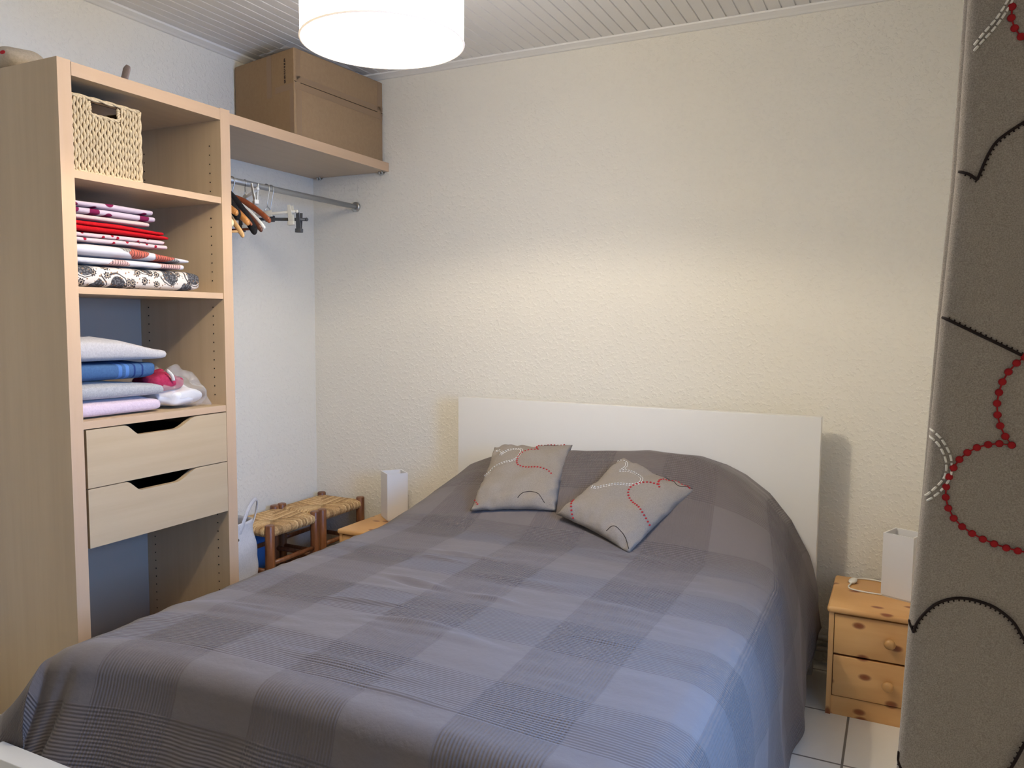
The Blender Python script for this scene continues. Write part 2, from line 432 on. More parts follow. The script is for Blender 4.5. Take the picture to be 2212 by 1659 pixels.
# ------------------------------------------------------------------ clothes rail and hangers
RX, RZ = 0.268, 1.859
rl = thing('clothes_rail', 'grey metal clothes rail between the wardrobe and the back wall', 'rail', (RX, -0.515, RZ))
MB().tube([(0, -0.514, 0), (0, 0.507, 0)], 0.0125, 16).build('rod', GALV, rl)
for s_, y0 in ((1, 0.5145), (-1, -0.5155)):
    MB().lathe([(0.014, 0.012), (0.021, 0.011), (0.0245, 0.007), (0.0245, 0.0)], 24, 0, (0, y0, 0), 'y' ).build('flange', STEEL, rl) if s_ > 0 else \
    MB().lathe([(0.0245, 0.0), (0.0245, -0.007), (0.021, -0.011), (0.014, -0.012)], 24, 0, (0, y0, 0), 'y').build('flange', STEEL, rl)
HG = 'hangers on the clothes rail'
WIRE = mat('hanger wire', (0.55, 0.55, 0.54), 0.3, 0.5, 1.0)
def hook(h, drop):
    pts = [(0, 0, -drop)] + [(0, 0, -drop*0.55)] + [(0.016*sin(a), 0, 0.0015-0.016*cos(a)+0.0005) for a in [radians(q) for q in range(40, 270, 22)]]
    # hook runs over the top of the rod
    pts = [(0.0, 0, -drop), (0.0, 0, -drop+0.015), (0.0145, 0, -0.012)] + [(0.0148*cos(radians(q)), 0, 0.0148*sin(radians(q))) for q in range(-15, 200, 18)]
    MB().tube(pts, 0.0017, 8).build('hook', WIRE, h)
def wood_hanger(y, label, M, rz=0, half=0.21, drop0=0.075, droop=0.085, thick=0.006, high=0.013, bar=None, barM=None, tilt=0, clip=False):
    h = thing('clothes_hanger', label, 'hanger', (RX, y, RZ), rz, HG); h.rotation_euler = (0, tilt, rz)
    hook(h, drop0-0.006)
    mb = MB(); pts = []; rr = []
    for k in range(-12, 13):
        t = k/12; pts.append((t*half, -0.012*t*t, -drop0-droop*abs(t)**1.45)); rr.append(high*(1-0.30*abs(t)))
    mb.tube(pts, rr, 12, flat=thick/high)
    for s_ in (-1, 1):
        e = pts[0] if s_ < 0 else pts[-1]
        mb.sphere(e, rr[0], 0, 10, (0.8, thick/high, 1))
    mb.build('shoulder', M, h)
    if bar is not None:
        zb = -drop0-droop*0.93-bar; xb = half*0.92
        q = MB().tube([(-xb, -0.010, -drop0-droop*0.86), (-xb, -0.010, zb), (xb, -0.010, zb), (xb, -0.010, -drop0-droop*0.86)] if bar > 0.02 else [(-xb, -0.010, zb), (xb, -0.010, zb)], 0.0048, 10)
        q.build('trouser_bar', barM or M, h)
    return h
AMBER = m_wood('amber varnished wood', (0.42, 0.17, 0.04), (0.56, 0.26, 0.08))
REDW = m_wood('reddish varnished wood', (0.24, 0.055, 0.02), (0.34, 0.10, 0.04))
DKW = m_wood('dark brown varnished wood', (0.07, 0.022, 0.012), (0.14, 0.05, 0.03))
PALEW = m_wood('pale varnished wood', (0.58, 0.33, 0.13), (0.70, 0.44, 0.20))
BLK = m_fabric('black velvet', (0.012, 0.011, 0.012), (0.03, 0.03, 0.032), 200, 0.9, 0.2)
CREAM = mat('cream plastic', (0.78, 0.70, 0.42), 0.35, 0.4)
wood_hanger(-0.985, 'cream plastic clothes hanger hung nearest the wardrobe, its rounded end just showing', CREAM, half=0.19, drop0=0.10, droop=0.10, high=0.02, thick=0.012)
wood_hanger(-0.945, 'pale wooden hanger with trouser bar, lowest of the hangers beside the wardrobe', PALEW, half=0.205, drop0=0.085, droop=0.155, high=0.015, thick=0.008, bar=-0.004)
wood_hanger(-0.965, 'amber wooden hanger with a short upturned end close to the wardrobe', AMBER, half=0.195, drop0=0.08, droop=0.08, high=0.017, thick=0.012)
wood_hanger(-0.918, 'amber wooden hanger with a broad end behind the pale one', AMBER, half=0.205, drop0=0.085, droop=0.105, high=0.018, thick=0.014)
wood_hanger(-0.900, 'thin reddish hanger against the amber one', REDW, half=0.205, drop0=0.07, droop=0.125, high=0.008, thick=0.006)
wood_hanger(-0.880, 'black velvet hanger sloping behind the brown ones', BLK, half=0.20, drop0=0.045, droop=0.17, high=0.026, thick=0.012)
wood_hanger(-0.935, 'second black velvet hanger, nearer the wardrobe', BLK, half=0.17, drop0=0.04, droop=0.12, high=0.03, thick=0.014)
wood_hanger(-0.805, 'reddish brown wooden hanger with a long shoulder reaching furthest towards the corner', REDW, half=0.205, drop0=0.07, droop=0.10, high=0.015, thick=0.010)
wood_hanger(-0.850, 'dark brown wooden hanger with a red trouser bar', DKW, half=0.205, drop0=0.075, droop=0.135, high=0.014, thick=0.009, bar=0.004, barM=REDW)
wood_hanger(-0.832, 'white plastic hanger with its tip behind the dark brown one', PLASTIC_W, half=0.205, drop0=0.075, droop=0.125, high=0.010, thick=0.008)
def clip_hanger(y, label, M, rz, half, drop, tilt=0, clipM=None, clipx=0.8):
    h = thing('clip_hanger', label, 'hanger', (RX, y, RZ), rz, HG); h.rotation_euler = (0, tilt, rz)
    hook(h, drop-0.03)
    for s_ in (-1, 1):
        MB().tube([(0, 0, -drop+0.032), (s_*0.012, 0, -drop+0.016), (s_*0.012, 0, -drop)], 0.0015, 8).build('wire_loop', WIRE, h)
    mb = MB().tube([(-half, 0, -drop), (half, 0, -drop)], 0.0065, 12); mb.box(-0.022, 0.022, -0.005, 0.005, -drop-0.012, -drop+0.014, 0, 0.003)
    for s_ in (-1, 1): mb.sphere((s_*half, 0, -drop), 0.0078, 0, 10)
    mb.build('bar', M, h)
    for s_ in (-1, 1):
        c = MB(); x0 = s_*half*clipx
        for q in (-1, 1):
            c.hexa([(x0-0.012, q*0.003-0.002, -drop-0.046), (x0+0.012, q*0.003-0.002, -drop-0.046), (x0+0.012, q*0.003+0.002, -drop-0.046), (x0-0.012, q*0.003+0.002, -drop-0.046),
                    (x0-0.008, q*0.013-0.002, -drop+0.028), (x0+0.008, q*0.013-0.002, -drop+0.028), (x0+0.008, q*0.013+0.002, -drop+0.028), (x0-0.008, q*0.013+0.002, -drop+0.028)], 0, 0.001, 1)
        c.box(x0-0.015, x0+0.015, -0.009, 0.009, -drop-0.055, -drop-0.038, 0, 0.002)
        c.build('clip', clipM or M, h)
    return h
GREY_D = mat('dark grey plastic', (0.07, 0.072, 0.075), 0.45, 0.4)
clip_hanger(-0.735, 'white clip hanger tilted up close under the rail', PLASTIC_W, radians(-28), 0.155, 0.06, radians(-6))
clip_hanger(-0.614, 'cream clip hanger furthest along the rail, with peg clips', mat('cream white plastic', (0.66, 0.63, 0.53), 0.4), radians(12), 0.135, 0.11, radians(-3))
clip_hanger(-0.588, 'dark grey clip hanger just behind the cream one', GREY_D, radians(10), 0.175, 0.128, radians(2), clipx=0.80)

# ------------------------------------------------------------------ cardboard box
bx = thing('cardboard_box', 'large brown cardboard box on the long shelf, tight under the ceiling', 'box', (0.22, -0.32, 2.055))
fl, fr = on_z(637, 288, 2.056), on_y(827, 346, -0.012)
A = [Vector((0.012, -0.525, 2.055)), Vector((0.452, -0.640, 2.055)), Vector((0.438, -0.014, 2.055)), Vector((0.012, -0.014, 2.055))]
tz = [2.412, 2.402, 2.428, 2.43]
T = [Vector((a.x*0.998, a.y, z)) for a, z in zip(A, tz)]
base = Vector((0.22, -0.32, 2.055))
mb = MB(); mb.hexa([p-base for p in A+T], 0, 0.004, 1)
mb.build('carton', CARD, bx)
def quad_on(p00, p10, p11, p01, u0, u1, v0, v1, off):
    def P(u, v): return p00*(1-u)*(1-v)+p10*u*(1-v)+p11*u*v+p01*(1-u)*v
    n = (p10-p00).cross(p01-p00).normalized()
    lo_ = [P(u0, v0), P(u1, v0), P(u1, v1), P(u0, v1)]
    return [q+n*0.0002-base for q in lo_]+[q+n*off-base for q in lo_]
F = (A[1], A[2], T[2], T[1]); Lf = (A[0], A[1], T[1], T[0])
mb = MB(); mb.hexa(quad_on(*F, 0.005, 0.995, 0.535, 0.60, 0.0008)); mb.hexa(quad_on(*F, 0.02, 0.07, 0.0, 0.53, 0.0008)); mb.hexa(quad_on(*F, 0.02, 0.06, 0.61, 0.99, 0.0008)); mb.hexa(quad_on(*F, 0.93, 0.975, 0.61, 0.99, 0.0008))
mb.hexa(quad_on(*F, 0.005, 0.995, 0.63, 0.69, 0.0008))
mb.hexa(quad_on(*Lf, 0.70, 0.93, 0.53, 0.60, 0.0008)); mb.hexa(quad_on(*Lf, 0.56, 0.64, 0.5, 0.99, 0.0008)); mb.hexa(quad_on(*Lf, 0.93, 0.985, 0.02, 0.6, 0.0008))
mb.build('packing_tape', TAPE, bx)
mb = MB(); mb.hexa(quad_on(*F, 0.0, 1.0, 0.612, 0.620, 0.0005)); mb.build('flap_gap', mat('dark flap gap', (0.03, 0.018, 0.01), 0.9), bx)
mb = MB(); rnd = random.Random(3)
v_ = 0.62
while v_ < 0.9:      # small upright line of print
    hgt = rnd.choice((0.007, 0.01, 0.013)); mb.hexa(quad_on(*Lf, 0.845, 0.845+rnd.uniform(0.016, 0.024), v_, v_+hgt, 0.0012)); v_ += hgt+rnd.choice((0.004, 0.004, 0.012))
mb.build('printed_text', BTHR, bx)
mb = MB(); mb.hexa(quad_on(*Lf, 0.10, 0.125, 0.26, 0.33, 0.001)); mb.build('white_sticker', PLASTIC_W, bx)
FILM = bpy.data.materials.new('clear plastic film'); FILM.use_nodes = True
nt = FILM.node_tree; nt.nodes.clear(); o_ = nt.nodes.new('ShaderNodeOutputMaterial'); mx = nt.nodes.new('ShaderNodeMixShader'); mx.inputs[0].default_value = 0.30
tr = nt.nodes.new('ShaderNodeBsdfTransparent'); gl = nt.nodes.new('ShaderNodeBsdfPrincipled'); gl.inputs['Base Color'].default_value = (0.85, 0.84, 0.82, 1); gl.inputs['Roughness'].default_value = 0.15
nt.links.new(tr.outputs[0], mx.inputs[1]); nt.links.new(gl.outputs[0], mx.inputs[2]); nt.links.new(mx.outputs[0], o_.inputs[0])
def filmfn(u, v):
    p = T[0]*(1-u)*(1-v)+T[1]*u*(1-v)+T[2]*u*v+T[3]*(1-u)*v
    q = Vector((p.x*14, p.y*14, 3)); return p+Vector((0, 0, 0.006+0.012*max(0, noise.noise(q)+0.2)))+Vector((0.004, -0.012, 0))*(1-v)
mb = MB(); mb.grid(lambda u, v: filmfn(0.45+0.55*u, v*0.75), 30, 40)
o = mb.build('plastic_film', FILM); tag(o, 'crumpled clear plastic film on top of the cardboard box', 'film')
solid(o, 0.0006)

# ------------------------------------------------------------------ things on the wardrobe
tc = MB()
def topfn(p):
    p.z += 0.0; return p
tc.slab((0.14, -1.60, 2.0535), 0.15, 0.24, 0.085, 0.8, 0.6, 0.012, 16, 0, 48, 18, 2.0)
tc.disc(Vector((0.235, -1.6725, 2.1015)), Vector((0.6, -1, 0.6)), 0.008, 1)
o = tc.build('folded_blanket', [m_fabric('beige cloth', (0.42, 0.36, 0.28), (0.52, 0.45, 0.36), 120), RED]); tag(o, 'beige folded blanket lying on top of the wardrobe at its outer end', 'blanket')
# red motif on the blanket
st = MB()
sp_ = [Vector((0.30, -1.325, 2.0515)), Vector((0.30, -1.318, 2.075)), Vector((0.30, -1.309, 2.105)), Vector((0.30, -1.300, 2.135)), Vector((0.30, -1.296, 2.152)), Vector((0.30, -1.297, 2.164))]
st.tube(smooth(sp_, 5), [0.019]*13+[0.0195]*8+[0.0175, 0.015, 0.011, 0.006, 0.001], 12, flat=0.25)
o = st.build('strap_end', m_fabric('taupe webbing', (0.27, 0.21, 0.19), (0.33, 0.27, 0.25), 200)); tag(o, 'taupe strap end standing up from the top of the wardrobe', 'strap')

# ------------------------------------------------------------------ seagrass basket
BXF, BY0, BY1, BZ0, BZ1 = 0.455, -1.625, -1.372, 1.7405, 1.976
bk = thing('woven_basket', 'square pale seagrass basket with cut-out handle on the top shelf', 'basket', ((BXF+0.18)/2, (BY0+BY1)/2, BZ0))
bo = Vector(((BXF+0.18)/2, (BY0+BY1)/2, BZ0))
HY0, HY1, HZ0, HZ1 = -1.553, -1.452, 1.926, 1.9615
core = MB()
def cb_(x0, x1, y0, y1, z0, z1): core.box(x0-bo.x, x1-bo.x, y0-bo.y, y1-bo.y, z0-bo.z, z1-bo.z)
x1, x0 = BXF-0.006, 0.18
cb_(x1-0.006, x1, BY0+0.006, HY0, BZ0+0.003, BZ1-0.004); cb_(x1-0.006, x1, HY1, BY1-0.006, BZ0+0.003, BZ1-0.004); cb_(x1-0.006, x1, HY0, HY1, BZ0+0.003, HZ0); cb_(x1-0.006, x1, HY0, HY1, HZ1, BZ1-0.004)
cb_(x0, x1-0.006, BY1-0.012, BY1-0.006, BZ0+0.003, BZ1-0.004); cb_(x0, x1-0.006, BY0+0.006, BY0+0.012, BZ0+0.003, BZ1-0.004); cb_(x0, x0+0.006, BY0+0.012, BY1-0.012, BZ0+0.003, BZ1-0.004); cb_(x0, x1, BY0+0.012, BY1-0.012, BZ0+0.003, BZ0+0.006)
core.build('gap_backing', mat('dark straw gaps', (0.10, 0.055, 0.025), 0.9), bk)  # dark inner wall added behind the weave, its colour stands for shade in the gaps
wv = MB(); rnd = random.Random(5)
def column(pfun, za, zb, ph, flip):
    n = max(6, int((zb-za)/0.0042)); pts = []; rr = []
    for k in range(n+1):
        z = lerp(za, zb, k/n); a = (z-BZ0)/0.0135*pi+ph
        pts.append(pfun(0.0009*sin(a*0.5), 0.0016*cos(a)+0.0008, z)); rr.append(0.0041+0.0011*cos(a)+rnd.uniform(-0.0004, 0.0004))
    wv.tube(pts, rr, 7)
ncol = 25
for k in range(ncol):
    y = lerp(BY0+0.006, BY1-0.006, k/(ncol-1)); ph = 0.75*pi*(k % 2)+0.25*k+rnd.uniform(-0.7, 0.7)
    f = lambda a, b, z, y=y: (BXF-0.005+b-bo.x, y+a-bo.y, z-bo.z)
    if HY0-0.004 < y < HY1+0.004:
        column(f, BZ0+0.005, HZ0-0.004, ph, 0)
    else: column(f, BZ0+0.005, BZ1-0.005, ph, 0)
for k in range(20):
    x = lerp(BXF-0.012, 0.19, k/19); ph = pi*(k % 2)
    column(lambda a, b, z, x=x: (x+a-bo.x, BY1-0.005+b-bo.y, z-bo.z), BZ0+0.005, BZ1-0.005, ph, 0)
wv.build('weave', SEAGR, bk)
rm = MB()
def braid(path, r=0.0055, closed=False):
    P = smooth([Vector(p)-bo for p in path], 14)
    for s_ in (0, pi):
        q = []
        for i, p in enumerate(P):
            t = (P[min(i+1, len(P)-1)]-P[max(0, i-1)]).normalized(); u = t.orthogonal().normalized(); v = t.cross(u)
            a = i*0.55+s_; q.append(p+(u*cos(a)+v*sin(a))*r*0.5)
        rm.tube(q, r*0.75, 7)
braid([(BXF-0.004, BY0+0.005, BZ1-0.005), (BXF-0.004, (BY0+BY1)/2, BZ1-0.004), (BXF-0.004, BY1-0.005, BZ1-0.005)])
braid([(BXF-0.004, BY1-0.004, BZ1-0.005), (0.32, BY1-0.004, BZ1-0.005), (0.185, BY1-0.004, BZ1-0.005)])
braid([(BXF-0.003, BY1-0.003, BZ1-0.005), (BXF-0.003, BY1-0.003, BZ0+0.12), (BXF-0.003, BY1-0.003, BZ0+0.006)])
braid([(BXF-0.004, BY0+0.005, BZ0+0.006), (BXF-0.004, (BY0+BY1)/2, BZ0+0.006), (BXF-0.004, BY1-0.005, BZ0+0.006)])
braid([(BXF-0.003, HY0, HZ1), (BXF-0.003, HY0+0.003, (HZ0+HZ1)/2), (BXF-0.003, HY0+0.006, HZ0), (BXF-0.003, (HY0+HY1)/2, HZ0-0.002), (BXF-0.003, HY1-0.002, HZ0), (BXF-0.003, HY1, (HZ0+HZ1)/2), (BXF-0.003, HY1, HZ1)], 0.005)
rm.build('rim', SEAGR, bk)

# ------------------------------------------------------------------ folded bed linen (second shelf)
def m_print(name, base, fn):
    M = mat(name, base, 0.85, 0.15); t = NT(M); t.color(fn(t)); return M
def flat_yz(t, sz=1.0):
    v = t.add('ShaderNodeSeparateXYZ', {0: t.coords()})
    return t.add('ShaderNodeCombineXYZ', {0: v.outputs[1], 1: t.math('MULTIPLY', v.outputs[2], sz)}).outputs[0]
def spots(base, c, scale, r, soft=0.02):
    def fn(t):
        vo = t.add('ShaderNodeTexVoronoi', {'Vector': flat_yz(t), 'Scale': scale, 'Randomness': 0.8}, voronoi_dimensions='2D')
        k = t.ramp(vo.outputs['Distance'], [(r, (1, 1, 1)), (r+soft, (0, 0, 0))]); return t.mix(k, base, c)
    return fn
def paisley(t):
    v = flat_yz(t); base = (0.66, 0.62, 0.57)
    wob = t.add('ShaderNodeTexNoise', {'Vector': v, 'Scale': 35.0, 'Detail': 1.0})
    vv = t.add('ShaderNodeVectorMath', {0: v, 1: t.add('ShaderNodeVectorMath', {0: wob.outputs['Color'], 1: (0.012, 0.012, 0.012)}, operation='MULTIPLY').outputs[0]}, operation='ADD').outputs[0]
    a = t.add('ShaderNodeTexVoronoi', {'Vector': vv, 'Scale': 24.0, 'Randomness': 0.9}, voronoi_dimensions='2D')
    def petal(vor, n, amt, ph=0.0):
        d = t.add('ShaderNodeVectorMath', {0: vv, 1: vor.outputs['Position']}, operation='SUBTRACT')
        q = t.add('ShaderNodeSeparateXYZ', {0: d.outputs[0]})
        th = t.math('ARCTAN2', q.outputs[1], q.outputs[0])
        return t.math('MULTIPLY', vor.outputs['Distance'], t.math('ADD', 1.0, t.math('MULTIPLY', t.math('COSINE', t.math('ADD', t.math('MULTIPLY', th, float(n)), ph)), amt)))
    pa = petal(a, 8, 0.16)
    k = t.ramp(pa, [(0.0, (0.02, 0.02, 0.03)), (0.08, (0.02, 0.02, 0.03)), (0.10, (0.5, 0.42, 0.32)), (0.15, (0.5, 0.42, 0.32)), (0.17, (0.035, 0.03, 0.035)), (0.24, (0.05, 0.04, 0.04)), (0.265, base), (1, base)])
    b_ = t.add('ShaderNodeTexVoronoi', {'Vector': vv, 'Scale': 10.0, 'Randomness': 1.0}, voronoi_dimensions='2D')
    pb_ = petal(b_, 1, 0.55, 0.8)
    k2 = t.ramp(pb_, [(0.0, (1, 1, 1)), (0.20, (1, 1, 1)), (0.215, (0, 0, 0))])
    c = t.add('ShaderNodeTexVoronoi', {'Vector': v, 'Scale': 130.0}, voronoi_dimensions='2D')
    hat = t.mix(t.ramp(c.outputs['Distance'], [(0.3, (0, 0, 0)), (0.45, (1, 1, 1))]), (0.13, 0.13, 0.14), (0.05, 0.05, 0.055))
    ring = t.ramp(pb_, [(0.245, (0, 0, 0)), (0.255, (1, 1, 1)), (0.275, (1, 1, 1)), (0.29, (0, 0, 0))])
    col = t.mix(k2, t.mix(ring, k, (0.06, 0.05, 0.05)), hat)
    d = t.add('ShaderNodeTexVoronoi', {'Vector': vv, 'Scale': 55.0, 'Randomness': 1.0}, voronoi_dimensions='2D')
    k3 = t.ramp(d.outputs['Distance'], [(0.10, (1, 1, 1)), (0.16, (0, 0, 0))])
    sel = t.math('LESS_THAN', a.outputs['Distance'], 0.30)
    return t.mix(t.math('MULTIPLY', k3, t.math('SUBTRACT', 1.0, sel)), col, (0.25, 0.14, 0.07))
PAIS = m_print('paisley cotton', (0.8, 0.77, 0.72), paisley)
def leafy(base, c1, c2):
    def fn(t):
        v = flat_yz(t, 1.5); vo = t.add('ShaderNodeTexVoronoi', {'Vector': v, 'Scale': 8.5, 'Randomness': 1.0}, voronoi_dimensions='2D')
        k = t.ramp(vo.outputs['Distance'], [(0.34, (1, 1, 1)), (0.36, (0, 0, 0))])
        w = t.add('ShaderNodeTexWave', {'Vector': flat_yz(t, 0.8), 'Scale': 34.0, 'Distortion': 4.0, 'Detail': 1.0})
        ln = t.ramp(w.outputs['Fac'], [(0.06, (1, 1, 1)), (0.13, (0, 0, 0))])
        pick = t.ramp(vo.outputs['Color'], [(0.48, (0, 0, 0)), (0.52, (1, 1, 1))])
        return t.mix(k, base, t.mix(ln, t.mix(pick, c1, c2), (0.03, 0.03, 0.035)))
    return fn
LEAF = m_print('leaf print cotton', (0.78, 0.77, 0.80), leafy((0.62, 0.60, 0.62), (0.46, 0.12, 0.085), (0.30, 0.29, 0.27)))
LEAF2 = m_print('pale leaf print cotton', (0.78, 0.77, 0.80), leafy((0.62, 0.60, 0.62), (0.58, 0.34, 0.32), (0.60, 0.38, 0.35)))
LILAC = m_print('lilac print cotton', (0.62, 0.52, 0.60), spots((0.52, 0.43, 0.50), (0.16, 0.01, 0.055), 12, 0.20))
PINKC = mat('pale pink cotton', (0.56, 0.43, 0.41), 0.9, 0.1)
REDC = m_fabric('red cotton', (0.40, 0.006, 0.011), (0.48, 0.010, 0.015), 200, 0.9, 0.1)
DOTS = m_print('pink cotton with red dots', (0.74, 0.62, 0.63), spots((0.60, 0.48, 0.49), (0.34, 0.01, 0.03), 30, 0.15))
LIN = 'bed linen folded in the second compartment'
YL = -1.632
def folded(name, label, cat, M, y1, z0, z1, layers, group, xf=0.45, xb=0.12, amp=0.004, e1=0.4, seed=1.0, y0=YL, sag=0.0, jit=0.012, parent=None, seg=64):
    o_ = MB(); rnd = random.Random(seed); h = (z1-z0)/layers
    for k in range(layers):
        w = y1-y0-(rnd.uniform(0, jit) if k else 0); d = xf-xb-rnd.uniform(0, 0.012)
        def bend(p, sag=sag):
            t = sstep(0.35, 1.0, (p.y-y0)/(y1-y0)); p.z -= sag*t*((p.z-z0)/(z1-z0))*1.0; return p
        o_.slab((xb+d/2, y0+w/2, z0+k*h*0.985), w, d, h*1.0, e1, 0.12, amp, 14, 0, seg, 16, seed+k*3.1, bend if sag else None)
    ob = o_.build(name, M)
    return tag(ob, label, cat, group)
Z2 = 1.3993
folded('duvet_cover', 'thick black and white paisley duvet cover at the bottom of the linen stack', 'bed linen', PAIS, -1.133, Z2, 1.472, 1, LIN, 0.465, 0.10, 0.004, 0.42, 2.0)
folded('folded_sheet', 'thin white sheet with pale pink leaves lying on the paisley duvet cover', 'bed linen', LEAF2, -1.198, 1.4725, 1.494, 1, LIN, 0.46, 0.10, 0.003, 0.38, 5.0)
folded('pillowcase', 'white leaf print pillowcase in coral and grey with a drooping corner', 'bed linen', LEAF, -1.183, 1.495, 1.538, 1, LIN, 0.462, 0.10, 0.006, 0.55, 8.0, sag=0.024)
folded('folded_sheet', 'folded pink sheet with red dots under the red cloth', 'bed linen', DOTS, -1.262, 1.539, 1.570, 2, LIN, 0.452, 0.12, 0.003, 0.34, 11.0)
folded('folded_sheet', 'bright red folded cotton sheet in the linen stack', 'bed linen', REDC, -1.262, 1.571, 1.606, 2, LIN, 0.452, 0.12, 0.006, 0.42, 14.0, sag=0.008)
folded('pillowcase', 'pale pink folded pillowcase on the red sheet', 'bed linen', PINKC, -1.330, 1.607, 1.624, 1, LIN, 0.45, 0.14, 0.003, 0.38, 17.0)
folded('duvet_cover', 'lilac folded duvet cover with dark plum print, topmost of the linen stack', 'bed linen', LILAC, -1.302, 1.625, 1.667, 2, LIN, 0.45, 0.14, 0.006, 0.42, 20.0)
# towels and blankets (third shelf)
def m_plush(name, c, c2): return m_fabric(name, c, c2, 160, 1.0, 0.6, 0.3)
TW = 'towels folded in the third compartment'
Z3 = 0.9923
folded('folded_towel', 'pale pink folded towel at the bottom of the towel stack', 'towel', m_plush('pale pink terry', (0.62, 0.49, 0.57), (0.70, 0.58, 0.66)), -1.315, Z3, 1.044, 1, TW, 0.455, 0.12, 0.006, 0.5, 31.0)
folded('folded_blanket', 'grey fluffy folded blanket between the pink towel and the blue towel', 'blanket', m_plush('grey plush', (0.33, 0.33, 0.34), (0.46, 0.46, 0.47)), -1.298, 1.0455, 1.102, 1, TW, 0.46, 0.12, 0.008, 0.5, 34.0, sag=0.016)
def blue(t):
    v = t.coords(); n = t.noise(v, 160, 2, 0.7); c = t.mix(n, (0.035, 0.085, 0.20), (0.075, 0.155, 0.31))
    y = t.add('ShaderNodeSeparateXYZ', {0: v}).outputs[1]
    def band(a, b): return t.math('MULTIPLY', t.math('GREATER_THAN', y, a), t.math('LESS_THAN', y, b))
    b1 = t.math('ADD', band(-1.474, -1.461), band(-1.448, -1.435)); b2 = t.math('ADD', band(-1.418, -1.411), band(-1.388, -1.381))
    return t.mix(b2, t.mix(b1, c, (0.085, 0.19, 0.46)), (0.02, 0.045, 0.16))
BLUE = m_print('blue terry with bands', (0.06, 0.12, 0.26), blue)
folded('folded_towel', 'blue folded towel with woven bands in the middle of the stack', 'towel', BLUE, -1.326, 1.104, 1.166, 1, TW, 0.455, 0.12, 0.007, 0.5, 37.0)
folded('folded_blanket', 'light grey plush blanket folded on top of the blue towel', 'blanket', m_plush('light grey plush', (0.44, 0.42, 0.42), (0.55, 0.53, 0.53)), -1.293, 1.1675, 1.245, 1, TW, 0.465, 0.12, 0.008, 0.42, 40.0, sag=0.042)
# crimson and white cloth in clear bag
pb = thing('plastic_bag', 'clear plastic bag with crimson and white cloth beside the towels', 'bag', (0.33, -1.215, Z3))
c = MB(); c.slab((0.03, 0.0, 0.004), 0.17, 0.2, 0.075, 0.8, 0.6, 0.02, 22, 0, 48, 18, 3.0); c.build('white_cloth', mat('white cotton', (0.8, 0.78, 0.78), 0.9), pb)
c = MB(); c.slab((0.03, -0.045, 0.055), 0.13, 0.17, 0.075, 0.9, 0.7, 0.015, 25, 0, 44, 16, 9.0); c.build('crimson_cloth', m_fabric('crimson cotton', (0.30, 0.02, 0.06), (0.42, 0.04, 0.10), 120), pb)
c = MB(); c.tube(smooth([Vector((0.10, -0.062, 0.135)), Vector((0.120, -0.058, 0.118)), Vector((0.122, -0.054, 0.10))], 4), 0.007, 8, flat=0.4); c.build('white_tag', PLASTIC_W, pb)
CLEAR = FILM.copy(); CLEAR.name = 'clear bag film'; CLEAR.node_tree.nodes['Mix Shader'].inputs[0].default_value = 0.22
c = MB(); c.slab((0.03, 0.012, 0.001), 0.225, 0.23, 0.135, 1.0, 0.75, 0.035, 24, 0, 60, 24, 6.0, bend=lambda p: Vector((p.x, p.y, max(0.0008, p.z-0.35*max(0, p.y)-0.0)))); c.build('bag_film', CLEAR, pb)

# ------------------------------------------------------------------ bed
BX0, BX1 = 0.8835, 2.4435
bed = thing('bed', 'low white double bed with a plain tall headboard against the back wall', 'bed', (1.6635, -1.1, 0))
def bb(name, x0, x1, y0, y1, z0, z1, M=WHITE_L, bev=0.002):
    return MB().box(x0-1.6635, x1-1.6635, y0+1.1, y1+1.1, z0, z1, 0, bev).build(name, M, bed)
_a, _b = on_y(990, 857, -0.14), on_y(1775, 902, -0.14)
bb('headboard', _a.x, _b.x, -0.14, -0.095, 0, (_a.z+_b.z)/2)
bb('footboard', BX0, BX1, -2.185, -2.135, 0, 0.335)
bb('side_rail', BX0+0.01, BX0+0.035, -2.134, -0.142, 0.08, 0.30); bb('side_rail', BX1-0.085, BX1-0.06, -2.134, -0.142, 0.08, 0.30)
bb('mattress', BX0+0.09, BX1-0.09, -1.90, -0.145, 0.262, 0.49, mat('white ticking', (0.7, 0.7, 0.7), 0.9), 0.02)
bb('slatted_base', BX0+0.04, BX1-0.09, -2.0, -0.145, 0.22, 0.26, PINE)

# bedspread
PB = ([(.80, .012), (.835, .22), (.868, .40), (.892, .475), (.925, .512)], [(.925, .512), (.965, .526), (1.03, .531), (1.67, .538), (2.26, .531), (2.325, .526), (2.365, .510)], [(2.365, .510), (2.388, .485), (2.402, .44), (2.425, .25), (2.468, .012)])
PH = ([(.80, .03), (.84, .30), (.885, .45), (.945, .56), (1.01, .648)], [(1.01, .648), (1.06, .690), (1.15, .725), (1.32, .757), (1.53, .786), (1.84, .810), (2.02, .803), (2.12, .776), (2.19, .742), (2.275, .680)], [(2.275, .680), (2.357, .590), (2.424, .465), (2.462, .340), (2.474, .20)])
NL, NT_, NR = 26, 150, 44
RB = [resample(PB[0], NL), resample(PB[1], NT_), resample(PB[2], NR)]
RH = [resample(PH[0], NL), resample(PH[1], NT_), resample(PH[2], NR)]
CB = RB[0]+RB[1][1:]+RB[2][1:]; CH = RH[0]+RH[1][1:]+RH[2][1:]
SU = [0.0]
for a, b_ in zip(CB, CB[1:]): SU.append(SU[-1]+math.dist(a, b_))
_off = next(s for s, q in zip(SU, CB) if q[0] > 1.2); _x0 = next(q[0] for q in CB if q[0] > 1.2)
SU = [s-_off+_x0 for s in SU]
NU = len(CB)-1
rows = []     # (kind, value, arclength y)
YE = -1.94
for k in range(261): rows.append((lerp(-0.144, YE, k/260), 0.0, 0.0, lerp(-0.144, YE, k/260)))
